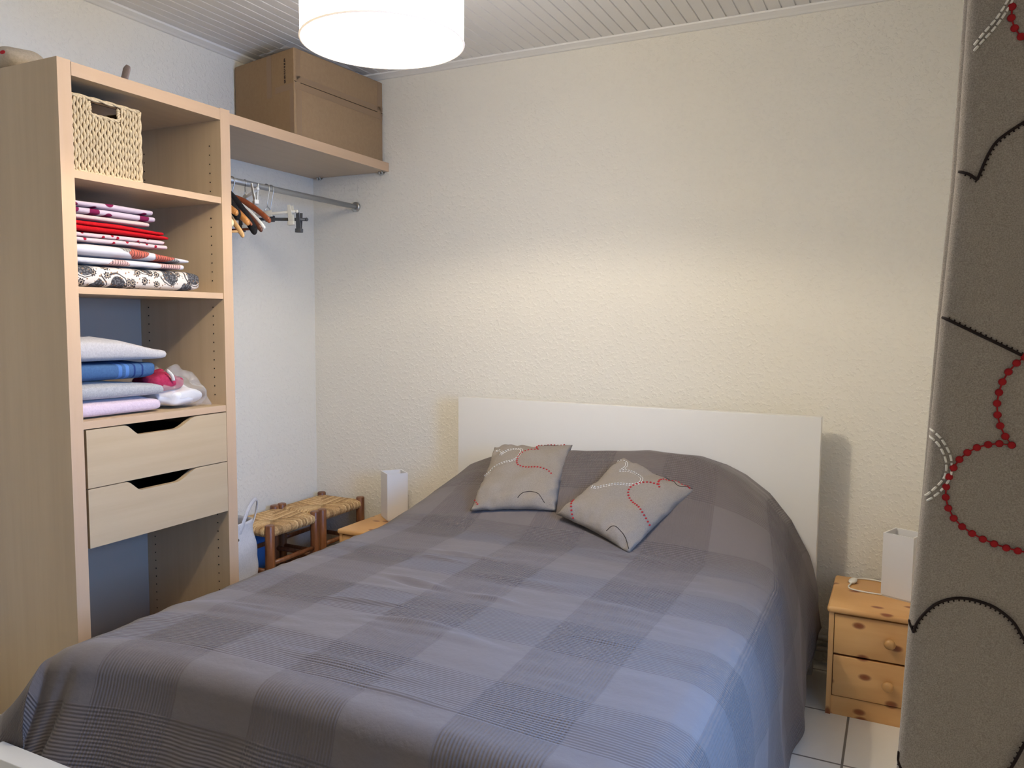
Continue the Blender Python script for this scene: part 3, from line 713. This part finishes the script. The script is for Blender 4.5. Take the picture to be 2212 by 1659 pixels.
ft = [(0, 0)]+[(0.055*sin(a), 0.06*(1-cos(a))) for a in [radians(9*k) for k in range(1, 9)]]
ft += [(0.054+0.055*t+0.03*t*t, 0.0525+0.185*t) for t in [k/26 for k in range(1, 27)]]
acc = YE
for (a, d), (a0, d0) in zip(ft[1:], ft): acc -= hypot(a-a0, d-d0); rows.append((YE-a, d, a, acc))
NV = len(rows)-1
def hump(y):
    u = min(1, max(0, (0.72+y)/0.46)); u = 0.35*u*u*(3-2*u)+0.65*u**1.25
    return u*(1.0-0.06*(1-sstep(0.14, 0.26, -y)))
WRINKLES = [(1.42, -1.26, 0.10, 0.011, -0.10), (1.45, -1.285, 0.08, -0.008, -0.12), (1.43, -0.97, 0.11, 0.010, -0.08), (1.37, -1.03, 0.09, 0.009, -0.1), (1.41, -1.47, 0.14, 0.010, 0.12), (1.62, -1.54, 0.12, 0.008, 0.05), (1.72, -1.29, 0.07, 0.009, -0.06), (1.80, -1.88, 0.14, 0.006, 0.0), (2.1, -1.42, 0.09, 0.005, 0.05), (1.12, -1.62, 0.08, 0.005, 0.1)]
def spread_pt(i, j):
    y, drop, adv, yy = rows[j]
    h = hump(y); (xb, zb), (xh, zh) = CB[i], CH[i]
    x = lerp(xb, xh, h); z = lerp(zb, zh, h)
    top = sstep(0.40, 0.50, zb)
    # wrinkles
    w = 0.0
    w += 0.006*noise.noise(Vector((x*2.2, y*5.5, 1)))
    r_ = noise.noise(Vector((x*2.6+y*1.2, y*13, 7)))
    w += 0.007*max(0, r_-0.25)*2.0
    w += 0.0025*noise.noise(Vector((x*9, y*22, 3)))
    for wx, wy, wl, wa, sl in WRINKLES:
        dx = x-wx
        if abs(dx) < wl*2.2: w += wa*math.exp(-(dx/wl)**2)*math.exp(-((y-wy-sl*dx)/0.011)**2)
    z += w*(0.35+0.65*top)
    if i > NL+NT_:                     # right-hand drop: long soft folds
        t = (i-NL-NT_)/NR
        f = noise.noise(Vector((y*3.4+t*0.7, 2.0, t*0.6)))+0.5*noise.noise(Vector((y*9+t*2.5, 5.0, t)))
        x += 0.030*f*t**1.3
        if h > 0.02:                   # pillow end falls as a crease
            x += 0.012*h*sin(t*7+y*14)*t*(1-t)
        x += 0.016*sin(pi*min(1, t*1.4))*(1-h)
        x = max(x, 2.405) if z < 0.42 else x
        lift = 0.02*max(0, sin(y*9+1))*sstep(0.75, 1, t); z += lift
    if i < NL:
        t = 1-i/NL
        f = noise.noise(Vector((y*4+t, 9.0, t))); x -= 0.022*f*t
        x = max(x, lerp(0.856, 0.70, sstep(0.45, 0.62, -y)))
    # the foot end sags further out towards the left corner, where a flap flares past the footboard
    g = sstep(-1.45, -1.93, y)
    y -= g*0.065*math.exp(-((max(x, 0.93)-0.93)/0.20)**2)
    if i < NL:
        t = 1-i/NL
        flap = Vector((0.925-0.19*t-0.03*t*t, y-0.055*t, 0.512-0.245*t-0.02*sin(t*5)*t))
        p = Vector((x, y, z)).lerp(flap, g)
        if drop > 0:
            fall = min(1, drop/0.225)
            inner = Vector((0.945-0.035*t, -2.126, 0.34-0.11*t))
            q = sstep(0.0, 1.0, fall)
            p = p.lerp(inner, q) + Vector((0.0, -0.02*sin(pi*q)*t, 0.02*sin(pi*q)*(1-t)))
            p.y = max(p.y, -2.131 if p.x > 0.87 else -2.2)
        return p
    if drop > 0:
        k = min(1.0, max(0.0, zb/0.512))
        z = max(0.012, z-drop*(1.0 if i < NL+NT_ else k))
        fall = min(1, drop/0.2)
        y += 0.022*fall*math.exp(-((x-1.005+0.03*fall)/0.014)**2)
        y += 0.010*fall*noise.noise(Vector((x*9, 4, drop*3)))
        y = max(y, -2.126)
        if i >= NL+NT_: x += 0.03*adv/0.14
    if i > NL and i < NL+NT_ or h > 0.05: pass
    return Vector((x, y, z))
sb = MB()
def uvf(u, v): return (SU[int(round(u*NU))], rows[int(round(v*NV))][3])
sb.grid(lambda u, v: spread_pt(int(round(u*NU)), int(round(v*NV))), NU, NV, 0, uvfn=uvf, flip=True)
def m_spread():
    M = mat('taupe woven patchwork cotton', (0.15, 0.13, 0.12), 0.9, 0.12); t = NT(M)
    uvn = t.add('ShaderNodeUVMap', uv_map='uv'); s = t.add('ShaderNodeSeparateXYZ', {0: uvn.outputs[0]})
    U, V = s.outputs[0], s.outputs[1]
    PU, PV = 0.437, 0.362
    def par(c, c0, p):
        f = t.math('FRACT', t.math('ADD', t.math('DIVIDE', t.math('SUBTRACT', c, c0), p), 20.25))
        return t.math('LESS_THAN', f, 0.5)       # 1 inside the plain column / row
    pu, pv = par(U, 1.400, PU), par(V, -1.622, PV)
    plain = t.math('MULTIPLY', pu, pv)
    wu = t.math('SINE', t.math('MULTIPLY', U, 2*pi/0.0080)); wv_ = t.math('SINE', t.math('MULTIPLY', V, 2*pi/0.0080))
    npu, npv = t.math('SUBTRACT', 1.0, pu), t.math('SUBTRACT', 1.0, pv)
    waf_ = t.math('MULTIPLY', npu, npv)
    hor = t.math('MULTIPLY', t.math('MULTIPLY', wv_, npv), t.math('ADD', 0.75, t.math('MULTIPLY', waf_, 0.6))); ver = t.math('MULTIPLY', t.math('MULTIPLY', wu, npu), t.math('ADD', 0.6, t.math('MULTIPLY', waf_, 0.8)))
    hgt = t.math('ADD', hor, t.math('MULTIPLY', ver, 0.8))
    n = t.noise(uvn.outputs[0], 60, 3)
    hgt = t.math('ADD', hgt, t.math('MULTIPLY', n, 1.4))
    t.bump(hgt, 0.6, 0.0014)
    waf = t.math('MULTIPLY', npu, npv)
    c0 = t.mix(waf, (0.150, 0.127, 0.119), (0.142, 0.119, 0.111)); c1 = t.mix(plain, c0, (0.178, 0.154, 0.146))
    sp2 = t.noise(uvn.outputs[0], 900, 1)
    t.color(t.mix(t.math('MULTIPLY', sp2, 0.5), c1, t.mix(0.5, c1, (0.05, 0.045, 0.045))))
    t.b.inputs['Sheen Weight'].default_value = 0.15
    return M
o = sb.build('bedspread', m_spread()); tag(o, 'large taupe grey patchwork weave bedspread covering the whole bed', 'bedspread')
solid(o, 0.004, -1)
spread = o
# ------------------------------------------------------------------ cushions with heart embroidery
def homography(px):
    # unit square <- pixel quad (TL, TR, BR, BL), bilinear inverse by Newton
    def inv(q):
        u = v = 0.5
        for _ in range(20):
            a = [(1-u)*(1-v), u*(1-v), u*v, (1-u)*v]
            fx = sum(k*p[0] for k, p in zip(a, px))-q[0]; fy = sum(k*p[1] for k, p in zip(a, px))-q[1]
            du = [-(1-v), (1-v), v, -v]; dv = [-(1-u), -u, u, (1-u)]
            J = [[sum(k*p[0] for k, p in zip(du, px)), sum(k*p[0] for k, p in zip(dv, px))], [sum(k*p[1] for k, p in zip(du, px)), sum(k*p[1] for k, p in zip(dv, px))]]
            D = J[0][0]*J[1][1]-J[0][1]*J[1][0]
            u -= (fx*J[1][1]-fy*J[0][1])/D; v -= (fy*J[0][0]-fx*J[1][0])/D
        return u, v
    return inv
def cushion(label, C, thick, quad, dots, whites, blacks, seed):
    C = [Vector(c) for c in C]; cen = sum(C, Vector())/4
    th = thing('cushion', label, 'cushion', cen, 0, 'heart embroidered cushions')
    n0 = (C[1]-C[0]).cross(C[3]-C[0]).normalized()
    if n0.z < 0: n0 = -n0
    def surf(u, v, side):
        a, b = 2*u-1, 2*v-1
        pin = 1-0.055*(1-b*b)**1.0; pin2 = 1-0.055*(1-a*a)
        uu, vv = 0.5+0.5*a*pin, 0.5+0.5*b*pin2
        p = C[0]*(1-uu)*(1-vv)+C[1]*uu*(1-vv)+C[2]*uu*vv+C[3]*(1-uu)*vv
        bulge = (max(0, 1-a**4)*max(0, 1-b**4))**0.55
        w = noise.noise(p*13+Vector((seed, 0, side)))*0.015*bulge**0.5 + 0.012*noise.noise(p*36+Vector((seed, 2, 0)))*(1-bulge**2)*min(1, bulge*4)
        return p+n0*(side*(thick*bulge)*(1 if side > 0 else 0.55)+w)-cen
    mb = MB(); N = 44
    mb.grid(lambda u, v: surf(u, v, 1), N, N, 0, flip=True); mb.grid(lambda u, v: surf(u, v, -1), N, N, 0)
    bmesh.ops.remove_doubles(mb.bm, verts=mb.bm.verts, dist=0.0004)
    inv = homography(quad)
    def P(q, off=0.0006):
        u, v = inv(q); u = min(0.985, max(0.015, u)); v = min(0.985, max(0.015, v)); return surf(u, v, 1)+n0*off
    def path(pts): return [P((p.x, p.y)) for p in smooth([Vector((a, b, 0)) for a, b in pts], 10)]
    for d in dots:
        Q = path(d); L = sum((b-a).length for a, b in zip(Q, Q[1:])); k = max(2, int(L/0.0128))
        for p in resample([tuple(q) for q in Q], k): mb.disc(Vector(p), n0, 0.0042, 1, 10, 0.0012)
    for d in whites:
        Q = path(d); R = [Vector(p) for p in resample([tuple(q) for q in Q], max(2, int(sum((b-a).length for a, b in zip(Q, Q[1:]))/0.0035)))]
        for s_ in (-0.004, 0.004):
            for k in range(0, len(R)-2, 3):
                t = (R[min(k+2, len(R)-1)]-R[k]); sd = t.cross(n0).normalized()*s_
                mb.tube([R[k]+sd, R[k+1]+sd, R[k+2]+sd*1.0-t*0.1], 0.0013, 6, 2)
    for d in blacks:
        mb.tube(path(d), 0.0012, 6, 3)
    o = mb.build('cover', [LINEN, RED, WTHR, BTHR], th)
    return th
cushion('taupe heart cushion lying straight, nearer the left nightstand', [(1.182, -0.270, 0.776), (1.513, -0.215, 0.804), (1.587, -0.558, 0.613), (1.256, -0.613, 0.586)], 0.042,
    [(535, 372), (1073, 368), (948, 795), (360, 815)],
    [[(1020, 374), (980, 372), (920, 374), (870, 378), (840, 398), (842, 425), (850, 440)], [(850, 440), (800, 452), (750, 468), (715, 490), (700, 520), (700, 545), (720, 560), (780, 572), (850, 580), (910, 588), (940, 605)], [(390, 758), (405, 775), (416, 792)]],
    [[(458, 620), (530, 575), (600, 548), (690, 512), (735, 465), (725, 432), (680, 428), (630, 442), (585, 475)], [(580, 480), (593, 455), (575, 428), (545, 432)]],
    [[(700, 770), (740, 738), (790, 728), (840, 742), (880, 775)], [(885, 378), (935, 388), (985, 380)]], 1.0)
cushion('taupe heart cushion turned cornerwise, in the middle of the bed', [(1.757, -0.298, 0.786), (2.062, -0.399, 0.706), (1.915, -0.703, 0.538), (1.607, -0.602, 0.612)], 0.042,
    [(1410, 432), (1905, 693), (1450, 1112), (950, 855)],
    [[(1865, 695), (1840, 660), (1800, 640), (1750, 632), (1700, 648), (1672, 680), (1668, 710), (1672, 730)], [(1660, 710), (1600, 695), (1540, 698), (1480, 720), (1455, 750), (1455, 785), (1480, 822), (1520, 865), (1560, 915), (1597, 955)], [(1062, 780), (1055, 830), (1058, 880), (1065, 905)]],
    [[(1370, 500), (1400, 488), (1430, 500), (1440, 530), (1430, 560), (1395, 588)], [(1385, 592), (1440, 590), (1500, 610), (1545, 645), (1550, 675), (1530, 700), (1480, 708), (1380, 706), (1280, 708), (1190, 720)], [(1190, 720), (1202, 690)]],
    [[(1655, 568), (1710, 592), (1760, 640), (1800, 693), (1885, 690)], [(1295, 1008), (1340, 992), (1390, 1010), (1430, 1050), (1448, 1095)]], 4.0)

# ------------------------------------------------------------------ nightstands
NSW, NSD, NSH = 0.37, 0.36, 0.3725
def nightstand(loc, label):
    t = thing('nightstand', label, 'nightstand', loc, 0, 'pine nightstands')
    w = NSW/2; f = -NSD/2
    MB().box(-w, -w+0.016, f+0.006, NSD/2-0.02, 0, NSH-0.02).build('side_panel', PINE_Z, t)
    MB().box(w-0.016, w, f+0.006, NSD/2-0.02, 0, NSH-0.02).build('side_panel', PINE_Z, t)
    MB().box(-w-0.006, w+0.006, f-0.006, NSD/2, NSH-0.022, NSH, 0, 0.009, 3).build('top_board', PINE, t)
    MB().box(-w+0.016, w-0.016, NSD/2-0.03, NSD/2-0.022, 0.03, NSH-0.02).build('back_panel', PINE_Z, t)
    MB().box(-w+0.016, w-0.016, f+0.012, f+0.028, 0, 0.064).build('plinth', PINE, t)
    for z0, z1 in ((0.068, 0.205), (0.212, 0.345)):
        d = MB().box(-w+0.018, w-0.018, f+0.006, f+0.024, z0, z1, 0, 0.002).build('drawer', PINE, t)
        k = MB().lathe([(0.004, -0.004), (0.009, 0.0), (0.009, 0.006), (0.0155, 0.012), (0.0175, 0.018), (0.0155, 0.024), (0.008, 0.028), (0.001, 0.029)], 20, 0, (0, f+0.006, (z0+z1)/2), 'y').build('knob', KNOB, d)
        b = MB(); b.box(-w+0.03, w-0.03, f+0.024, NSD/2-0.05, z0+0.01, z0+0.018); b.build('drawer_tray', PINE, d)
    return t
ns = nightstand((2.514+0.006+NSW/2, -0.067-NSD/2, 0), 'pine two-drawer nightstand between the bed and the curtain')
dup(ns, (0.472+NSW/2, -0.055-NSD/2, 0), 0, 'pine nightstand beside the rush stools, half hidden by the bed')
# glass lamps
def glass_lamp(loc, rz, label, cord):
    t = thing('table_lamp', label, 'lamp', loc, rz, 'frosted glass lamps')
    s = 0.05; z0, z1 = 0.006, 0.222; th = 0.005
    mb = MB()
    for a, b, c, d in ((-s, s, -s, -s+th), (-s, s, s-th, s), (-s, -s+th, -s+th, s-th), (s-th, s, -s+th, s-th)): mb.box(a, b, c, d, z0, z1)
    bmesh.ops.remove_doubles(mb.bm, verts=mb.bm.verts, dist=1e-5)
    mb.build('glass_shade', FROST, t)
    MB().box(-s+0.004, s-0.004, -s+0.004, s-0.004, 0.0, 0.008).build('base', PLASTIC_W, t)
    MB().lathe([(0.016, 0.008), (0.016, 0.05), (0.013, 0.055)], 16).build('lamp_holder', PLASTIC_W, t)
    MB().lathe([(0.010, 0.055), (0.022, 0.08), (0.026, 0.10), (0.018, 0.122), (0.002, 0.128)], 16).build('bulb', mat('milky bulb', (0.8, 0.8, 0.78), 0.3), t)
    if cord:
        R = Matrix.Rotation(-rz, 4, 'Z'); L = lambda p: R @ (Vector(p)-Vector(loc))
        c = smooth([(2.675, -0.238, 0.3752), (2.64, -0.237, 0.3752), (2.60, -0.232, 0.3752), (2.573, -0.222, 0.3752), (2.566, -0.200, 0.376), (2.570, -0.178, 0.3765), (2.574, -0.160, 0.379)], 6)
        q = MB().tube([L(p) for p in c], 0.0027, 8)
        c2 = smooth([(2.581, -0.118, 0.379), (2.590, -0.098, 0.377), (2.605, -0.085, 0.3755), (2.64, -0.082, 0.3752), (2.70, -0.10, 0.3752), (2.735, -0.16, 0.3752)], 6)
        q.tube([L(p) for p in c2], 0.0027, 8)
        co = q.build('cord', PLASTIC_W, t)
        sw = MB()
        A_, B_ = Vector((2.572, -0.165, 0.3795)), Vector((2.582, -0.112, 0.3795))
        for k in range(1): sw.tube([L(A_.lerp(B_, t_)) for t_ in (0, 0.08, 0.25, 0.5, 0.75, 0.92, 1)], [0.003, 0.009, 0.0125, 0.0135, 0.0125, 0.009, 0.003], 14, flat=1.0)
        for v in sw.bm.verts: v.co.z = L(A_).z+(v.co.z-L(A_).z)*0.62
        sw.build('switch', PLASTIC_W, co)
    return t
glass_lamp((2.735, -0.215, NSH), radians(-22), 'square frosted glass lamp on the right nightstand, with white cord and switch', True)
glass_lamp((0.583, -0.140, NSH), radians(-38), 'square frosted glass lamp on the left nightstand beside the bed', False)

# ------------------------------------------------------------------ rush stools
def stool(loc, label):
    t = thing('rush_stool', label, 'stool', loc, 0, 'rush seated stools')
    hx, hy, H = 0.122, 0.145, 0.425
    for a in (-1, 1):
        for b in (-1, 1):
            r = 0.021; zs = [0, 0.004, H-0.006, H]; prof = [(r*0.9, 0), (r, 0.006), (r, H-0.005), (r*0.86, H)]
            MB().lathe(prof, 8, 0, (a*hx, b*hy, 0)).build('leg', STOOLW, t)
    for z in (0.13, 0.255):
        for a in (-1, 1):
            MB().tube([(a*hx, -hy, z), (a*hx, hy, z)], 0.0105, 10).build('rung', STOOLW, t)
            MB().tube([(-hx, a*hy, z-0.035), (hx, a*hy, z-0.035)], 0.0105, 10).build('rung', STOOLW, t)
    s = MB(); zt = H-0.018; rnd = random.Random(11)
    n = 30
    for side in range(4):
        for k in range(n):
            q = (k+0.5)/n; a = 2*q-1
            reach = (1-abs(a))
            if side < 2:      # rails along x at y = +-hy : strands run in y
                sg = 1 if side else -1; L = reach*hy*1.0+0.012
                def P(d, z): return (a*(hx-0.004), sg*(hy+0.013-d), z)
            else:
                sg = 1 if side == 3 else -1; L = reach*hx*1.0+0.012
                def P(d, z): return (sg*(hx+0.013-d), a*(hy-0.004), z)
            dz = -0.010*reach+rnd.uniform(-0.001, 0.001)
            pts = [P(0.022, zt-0.034), P(0.006, zt-0.031), P(0.0, zt-0.018), P(0.004, zt-0.005), P(0.014, zt)]
            if L > 0.02: pts += [P(0.014+(L-0.004)*0.5, zt+dz*0.5), P(0.014+L-0.004, zt+dz)]
            s.tube(pts, [0.0047]*len(pts), 6, rnd.choice((0, 0, 1, 2)))
    s.box(-hx+0.004, hx-0.004, -hy+0.004, hy-0.004, zt-0.03, zt-0.011)
    s.build('seat', RUSHES, t)
    return t
s1 = stool((0.183, -0.182, 0), 'rush-seated wooden stool further back, against the back wall')
dup(s1, (0.181, -0.520, 0), 0, 'rush-seated wooden stool in front, beside the cloth bag')

# cloth bag
bg = thing('cloth_bag', 'pale grey cloth bag with a loop handle between wardrobe and stools', 'bag', (0.225, -0.868, 0))
BAGM = m_fabric('pale grey canvas', (0.50, 0.49, 0.50), (0.60, 0.59, 0.60), 160, 0.9, 0.2)
def bagfn(u, v):
    a = 2*pi*u; sx, sy = 0.115, 0.125
    e = 0.5; ca, sa = cos(a), sin(a)
    p = Vector((sx*math.copysign(abs(ca)**e, ca), sy*math.copysign(abs(sa)**e, sa), 0.478*v))
    wd_ = 1-0.10*sstep(0.7, 1, v)
    n = noise.noise(Vector((p.x*10, p.y*10, v*6)))
    p.x *= wd_*(1+0.10*n); p.y *= wd_*(1+0.08*n)
    p.z += 0.012*noise.noise(Vector((p.x*20, p.y*20, 4)))*v
    return p
b = MB(); b.grid(bagfn, 60, 36, closeu=True); b.grid(lambda u, v: bagfn(u, 0.0)*(1-v) , 60, 3, closeu=True, flip=True)
solid(b.build('body', BAGM, bg), 0.003)
h = MB(); h.tube(smooth([(0.098, -0.005, 0.415), (0.100, 0.02, 0.455), (0.095, 0.05, 0.50), (0.085, 0.085, 0.535), (0.07, 0.125, 0.552), (0.055, 0.155, 0.542), (0.045, 0.163, 0.51), (0.045, 0.15, 0.47), (0.05, 0.125, 0.435), (0.055, 0.108, 0.41)], 6), 0.009, 10, flat=0.35)
h.build('handle', BAGM, bg)
g = MB()
for p in ((0.1035, -0.006, 0.415),): g.lathe([(0.004, 0.0), (0.007, 0.001), (0.008, 0.004), (0.005, 0.005)], 14, 0, p, 'x')
g.build('grommet', STEEL, bg)
o = MB().box(0.010, 0.032, -0.50, -0.372, 0.0, 0.345, 0, 0.004).build('blue_item', mat('plain blue', (0.06, 0.20, 0.55), 0.5)); tag(o, 'blue flat folder leaning on the wall behind the front stool', 'item')  # thin upright blue box, what it is stays open
o = MB().tube([(0.009, -0.37, 0.36), (0.009, -0.34, 0.26), (0.009, -0.31, 0.16), (0.009, -0.30, 0.0055)], 0.005, 8).build('cable', PLASTIC_W); tag(o, 'white cable hanging down the wall behind the stools', 'cable')

# ------------------------------------------------------------------ curtain
CY = -2.158
ct = thing('curtain', 'taupe linen curtain with embroidered hearts drawn to one side at the right edge', 'curtain', (2.86, -2.3, 0))
plan = [(2.835, -2.088), (2.790, -2.090), (2.755, -2.094), (2.743, -2.100), (2.7405, -2.107), (2.749, -2.114), (2.756, -2.120), (2.749, -2.128), (2.7395, -2.138), (2.7385, -2.147), (2.746, -2.1545), (2.765, -2.158), (2.80, -2.158), (2.84, -2.156), (2.875, -2.150), (2.91, -2.137), (2.938, -2.11), (2.932, -2.07), (2.905, -2.045), (2.915, -2.015), (2.95, -2.01), (2.975, -2.03), (2.985, -2.07)]
PL = smooth([(a, b, 0) for a, b in plan], 5)
edge = [(0.0, 2.694), (0.77, 2.7150), (0.95, 2.7200), (1.09, 2.7280), (1.18, 2.7320), (1.31, 2.7375), (1.47, 2.7455), (1.66, 2.7485), (2.0, 2.752), (2.4, 2.755)]
def dxz(z):
    for (a, p), (b_, q) in zip(edge, edge[1:]):
        if z <= b_: return lerp(p, q, (z-a)/(b_-a))-2.7385
    return edge[-1][1]-2.7385
CH_ = 2.30
def cfn(u, v):
    q = PL[int(round(u*(len(PL)-1)))]; z = lerp(0.012, CH_, v)
    w = noise.noise(Vector((u*5, z*1.2, 3)))*0.003*(0 if q.y > -2.16 and q.x < 2.84 and q.y < -2.13 else 1)
    back = (0.010*sstep(0.9, 1.5, z)) if q.y > -2.118 else 0.0
    dx = dxz(z)*(1-sstep(2.84, 2.92, q.x))
    return Vector((q.x+dx-back*0.5+w-2.86, q.y+w+2.3, z))
mb = MB(); mb.grid(cfn, len(PL)-1, 90, 0)
def CP(px, py, off=-0.0008): return on_y(px, py, CY-0.001+off)-Vector((2.86, -2.3, 0))
def ysurf(p):
    # follow the rounded left fold
    z = p.z; xl = 2.7385+dxz(z)-2.86; d = p.x-xl
    tab = [(0.0, 0.0118), (0.002, 0.0083), (0.0045, 0.0055), (0.0075, 0.0036), (0.013, 0.0016), (0.02, 0.0006), (0.0265, 0.0)]
    if d < 0.0265:
        d = max(0.0, d); p = Vector((xl+d-0.0004*(d < 0.002), p.y, p.z))
        for (a, u), (b_, w) in zip(tab, tab[1:]):
            if d <= b_: p.y += lerp(u, w, (d-a)/(b_-a))-0.0004; break
    return p
NRM = Vector((0, -1, 0))
z8 = lambda l: [(1850+a/2.37, b/2.37) for a, b in l]
z9 = lambda l: [(1850+a/2.37, 600+b/2.37) for a, b in l]
z7 = lambda l: [(1650+a/2.968, 1100+b/2.968) for a, b in l]
dots1 = z8([(800, -20), (797, 35), (793, 92), (810, 145), (843, 188), (885, 220)])
dots2 = z9([(862, 405), (820, 437), (778, 482), (747, 533), (730, 587), (720, 643), (722, 702), (736, 758), (762, 812), (795, 857), (732, 849), (674, 854), (617, 869), (568, 895), (527, 930), (497, 972), (474, 1019), (459, 1070), (457, 1124), (470, 1179), (498, 1231), (541, 1274), (592, 1309), (647, 1338), (705, 1362), (767, 1383), (826, 1398), (880, 1408)])
for dl in (dots1, dots2):
    for q in dl: mb.disc(ysurf(CP(*q)), NRM, 0.0037, 1, 14, 0.0011)
    mb.tube([ysurf(CP(*q)) for q in dl], 0.0003, 5, 1)
def dashes(px):
    R = smooth([Vector((a, b, 0)) for a, b in px], 12); R = resample([tuple(r) for r in R], max(6, int(sum((b-a).length for a, b in zip(R, R[1:]))/3.0)))
    for k in range(0, len(R)-4, 6):
        mb.tube([ysurf(CP(R[k+i][0], R[k+i][1])) for i in range(5)], 0.0008, 6, 2)
for l in (z9([(376, 775), (430, 820), (463, 870), (483, 920), (488, 970), (480, 1020), (450, 1070), (400, 1120), (340, 1160)]), z9([(376, 815), (420, 855), (450, 910), (460, 960), (455, 1010), (430, 1050), (380, 1100), (345, 1130)]),
          z8([(605, 225), (660, 160), (720, 90), (770, 10), (790, -30)]), z8([(604, 255), (650, 205), (710, 140), (780, 40), (805, -15)])): dashes(l)
def blackline(px, side):
    R = smooth([Vector((a, b, 0)) for a, b in px], 10); P = [ysurf(CP(r.x, r.y)) for r in R]
    mb.tube(P, 0.0011, 6, 3)
    R2 = resample([tuple(r) for r in R], max(2, int(sum((b-a).length for a, b in zip(R, R[1:]))/12)))
    for a, b_ in zip(R2, R2[1:]):
        t = Vector((b_[0]-a[0], b_[1]-a[1], 0)).normalized(); n = Vector((-t.y, t.x, 0))*side*6
        mb.tube([ysurf(CP(b_[0], b_[1])), ysurf(CP(b_[0]+n.x, b_[1]+n.y))], 0.0004, 5, 3)
blackline(z8([(530, 873), (575, 890), (618, 920)]), 1); blackline(z8([(618, 920), (640, 870), (670, 800), (710, 735), (760, 690), (858, 625), (900, 600)]), 1)
blackline(z9([(445, 203), (580, 268), (720, 335), (858, 402), (900, 420)]), -1)
blackline(z7([(933, 730), (945, 765), (960, 798)]), -1); blackline(z7([(960, 798), (985, 730), (1040, 660), (1110, 605), (1200, 575), (1290, 572), (1400, 597), (1500, 642), (1600, 725), (1668, 835), (1700, 880)]), 1)
blackline(z7([(845, 1580), (870, 1659), (885, 1700)]), 1); blackline(z7([(1690, 1470), (1668, 1510), (1620, 1600), (1585, 1659), (1560, 1700)]), 1)
mb.build('fabric', [CURT, RED, WTHR, BTHR], ct)
solid(kids(ct)[0], 0.0012, 0)
rd = thing('curtain_rod', 'white curtain rod under the ceiling above the curtain', 'curtain rod', (2.88, -1.7, CH_+0.008))
q = MB().tube([(0, -0.50, 0.004), (0, 0.62, 0.004)], 0.011, 12)
for yy in (-0.2, 0.55): q.tube([(0, yy, 0.004), (0.12, yy, 0.004)], 0.008, 10)
q.build('rod', TRIM, rd)

# ------------------------------------------------------------------ pendant lamp
LC = Vector((1.495, -1.492, 2.0)); LR = 0.203
pl = thing('pendant_lamp', 'lit white drum pendant lamp hanging from the board ceiling', 'pendant lamp', LC)
SH = mat('glowing white shade', (0.9, 0.88, 0.83), 0.8, 0.1)
b_ = SH.node_tree.nodes['Principled BSDF']; b_.inputs['Emission Color'].default_value = (1.0, 0.895, 0.745, 1); b_.inputs['Emission Strength'].default_value = SHADE
mb = MB()
mb.lathe([(LR, 0.004), (LR, 0.236)], 72, cap=False); mb.lathe([(LR-0.003, 0.236), (LR-0.003, 0.004)], 72, cap=False)
mb.build('shade', SH, pl)
mb = MB(); mb.tube([(LR*cos(2*pi*k/72), LR*sin(2*pi*k/72), 0.003) for k in range(72)], 0.003, 8, closed=True); HEM = mat('white hem', (0.85, 0.8, 0.72), 0.6); HEM.node_tree.nodes['Principled BSDF'].inputs['Emission Color'].default_value = (1.0, 0.75, 0.5, 1); HEM.node_tree.nodes['Principled BSDF'].inputs['Emission Strength'].default_value = 0.6
mb.build('shade_ring', HEM, pl)
MB().tube([(LR*cos(2*pi*k/72), LR*sin(2*pi*k/72), 0.237) for k in range(72)], 0.003, 8, closed=True).build('shade_ring', HEM, pl)
mb = MB()
for k in range(3): a = 2*pi*k/3+0.4; mb.tube([(0.02*cos(a), 0.02*sin(a), 0.232), (LR*cos(a), LR*sin(a), 0.236)], 0.002, 8)
mb.build('spider', PLASTIC_W, pl)
MB().lathe([(0.016, 0.10), (0.019, 0.11), (0.019, 0.165), (0.012, 0.18)], 16).build('lamp_holder', PLASTIC_W, pl)
BM = bpy.data.materials.new('lit bulb'); BM.use_nodes = True; nt = BM.node_tree; nt.nodes.clear()
o_ = nt.nodes.new('ShaderNodeOutputMaterial'); e_ = nt.nodes.new('ShaderNodeEmission'); e_.inputs[0].default_value = (1.0, 0.86, 0.64, 1); e_.inputs[1].default_value = BULB
nt.links.new(e_.outputs[0], o_.inputs[0])
MB().sphere((0, 0, 0.066), 0.020, 0, 12).build('bulb', BM, pl)
MB().tube([(0, 0, 0.084), (0, 0, 0.101)], 0.011, 12).build('bulb_cap', STEEL, pl)
MB().tube([(0, 0, 0.178), (0, 0, ZC-2.0-0.03)], 0.003, 8).build('cord', PLASTIC_W, pl)
MB().lathe([(0.012, ZC-2.0-0.045), (0.045, ZC-2.0-0.02), (0.048, ZC-2.0)], 24).build('ceiling_rose', PLASTIC_W, pl)
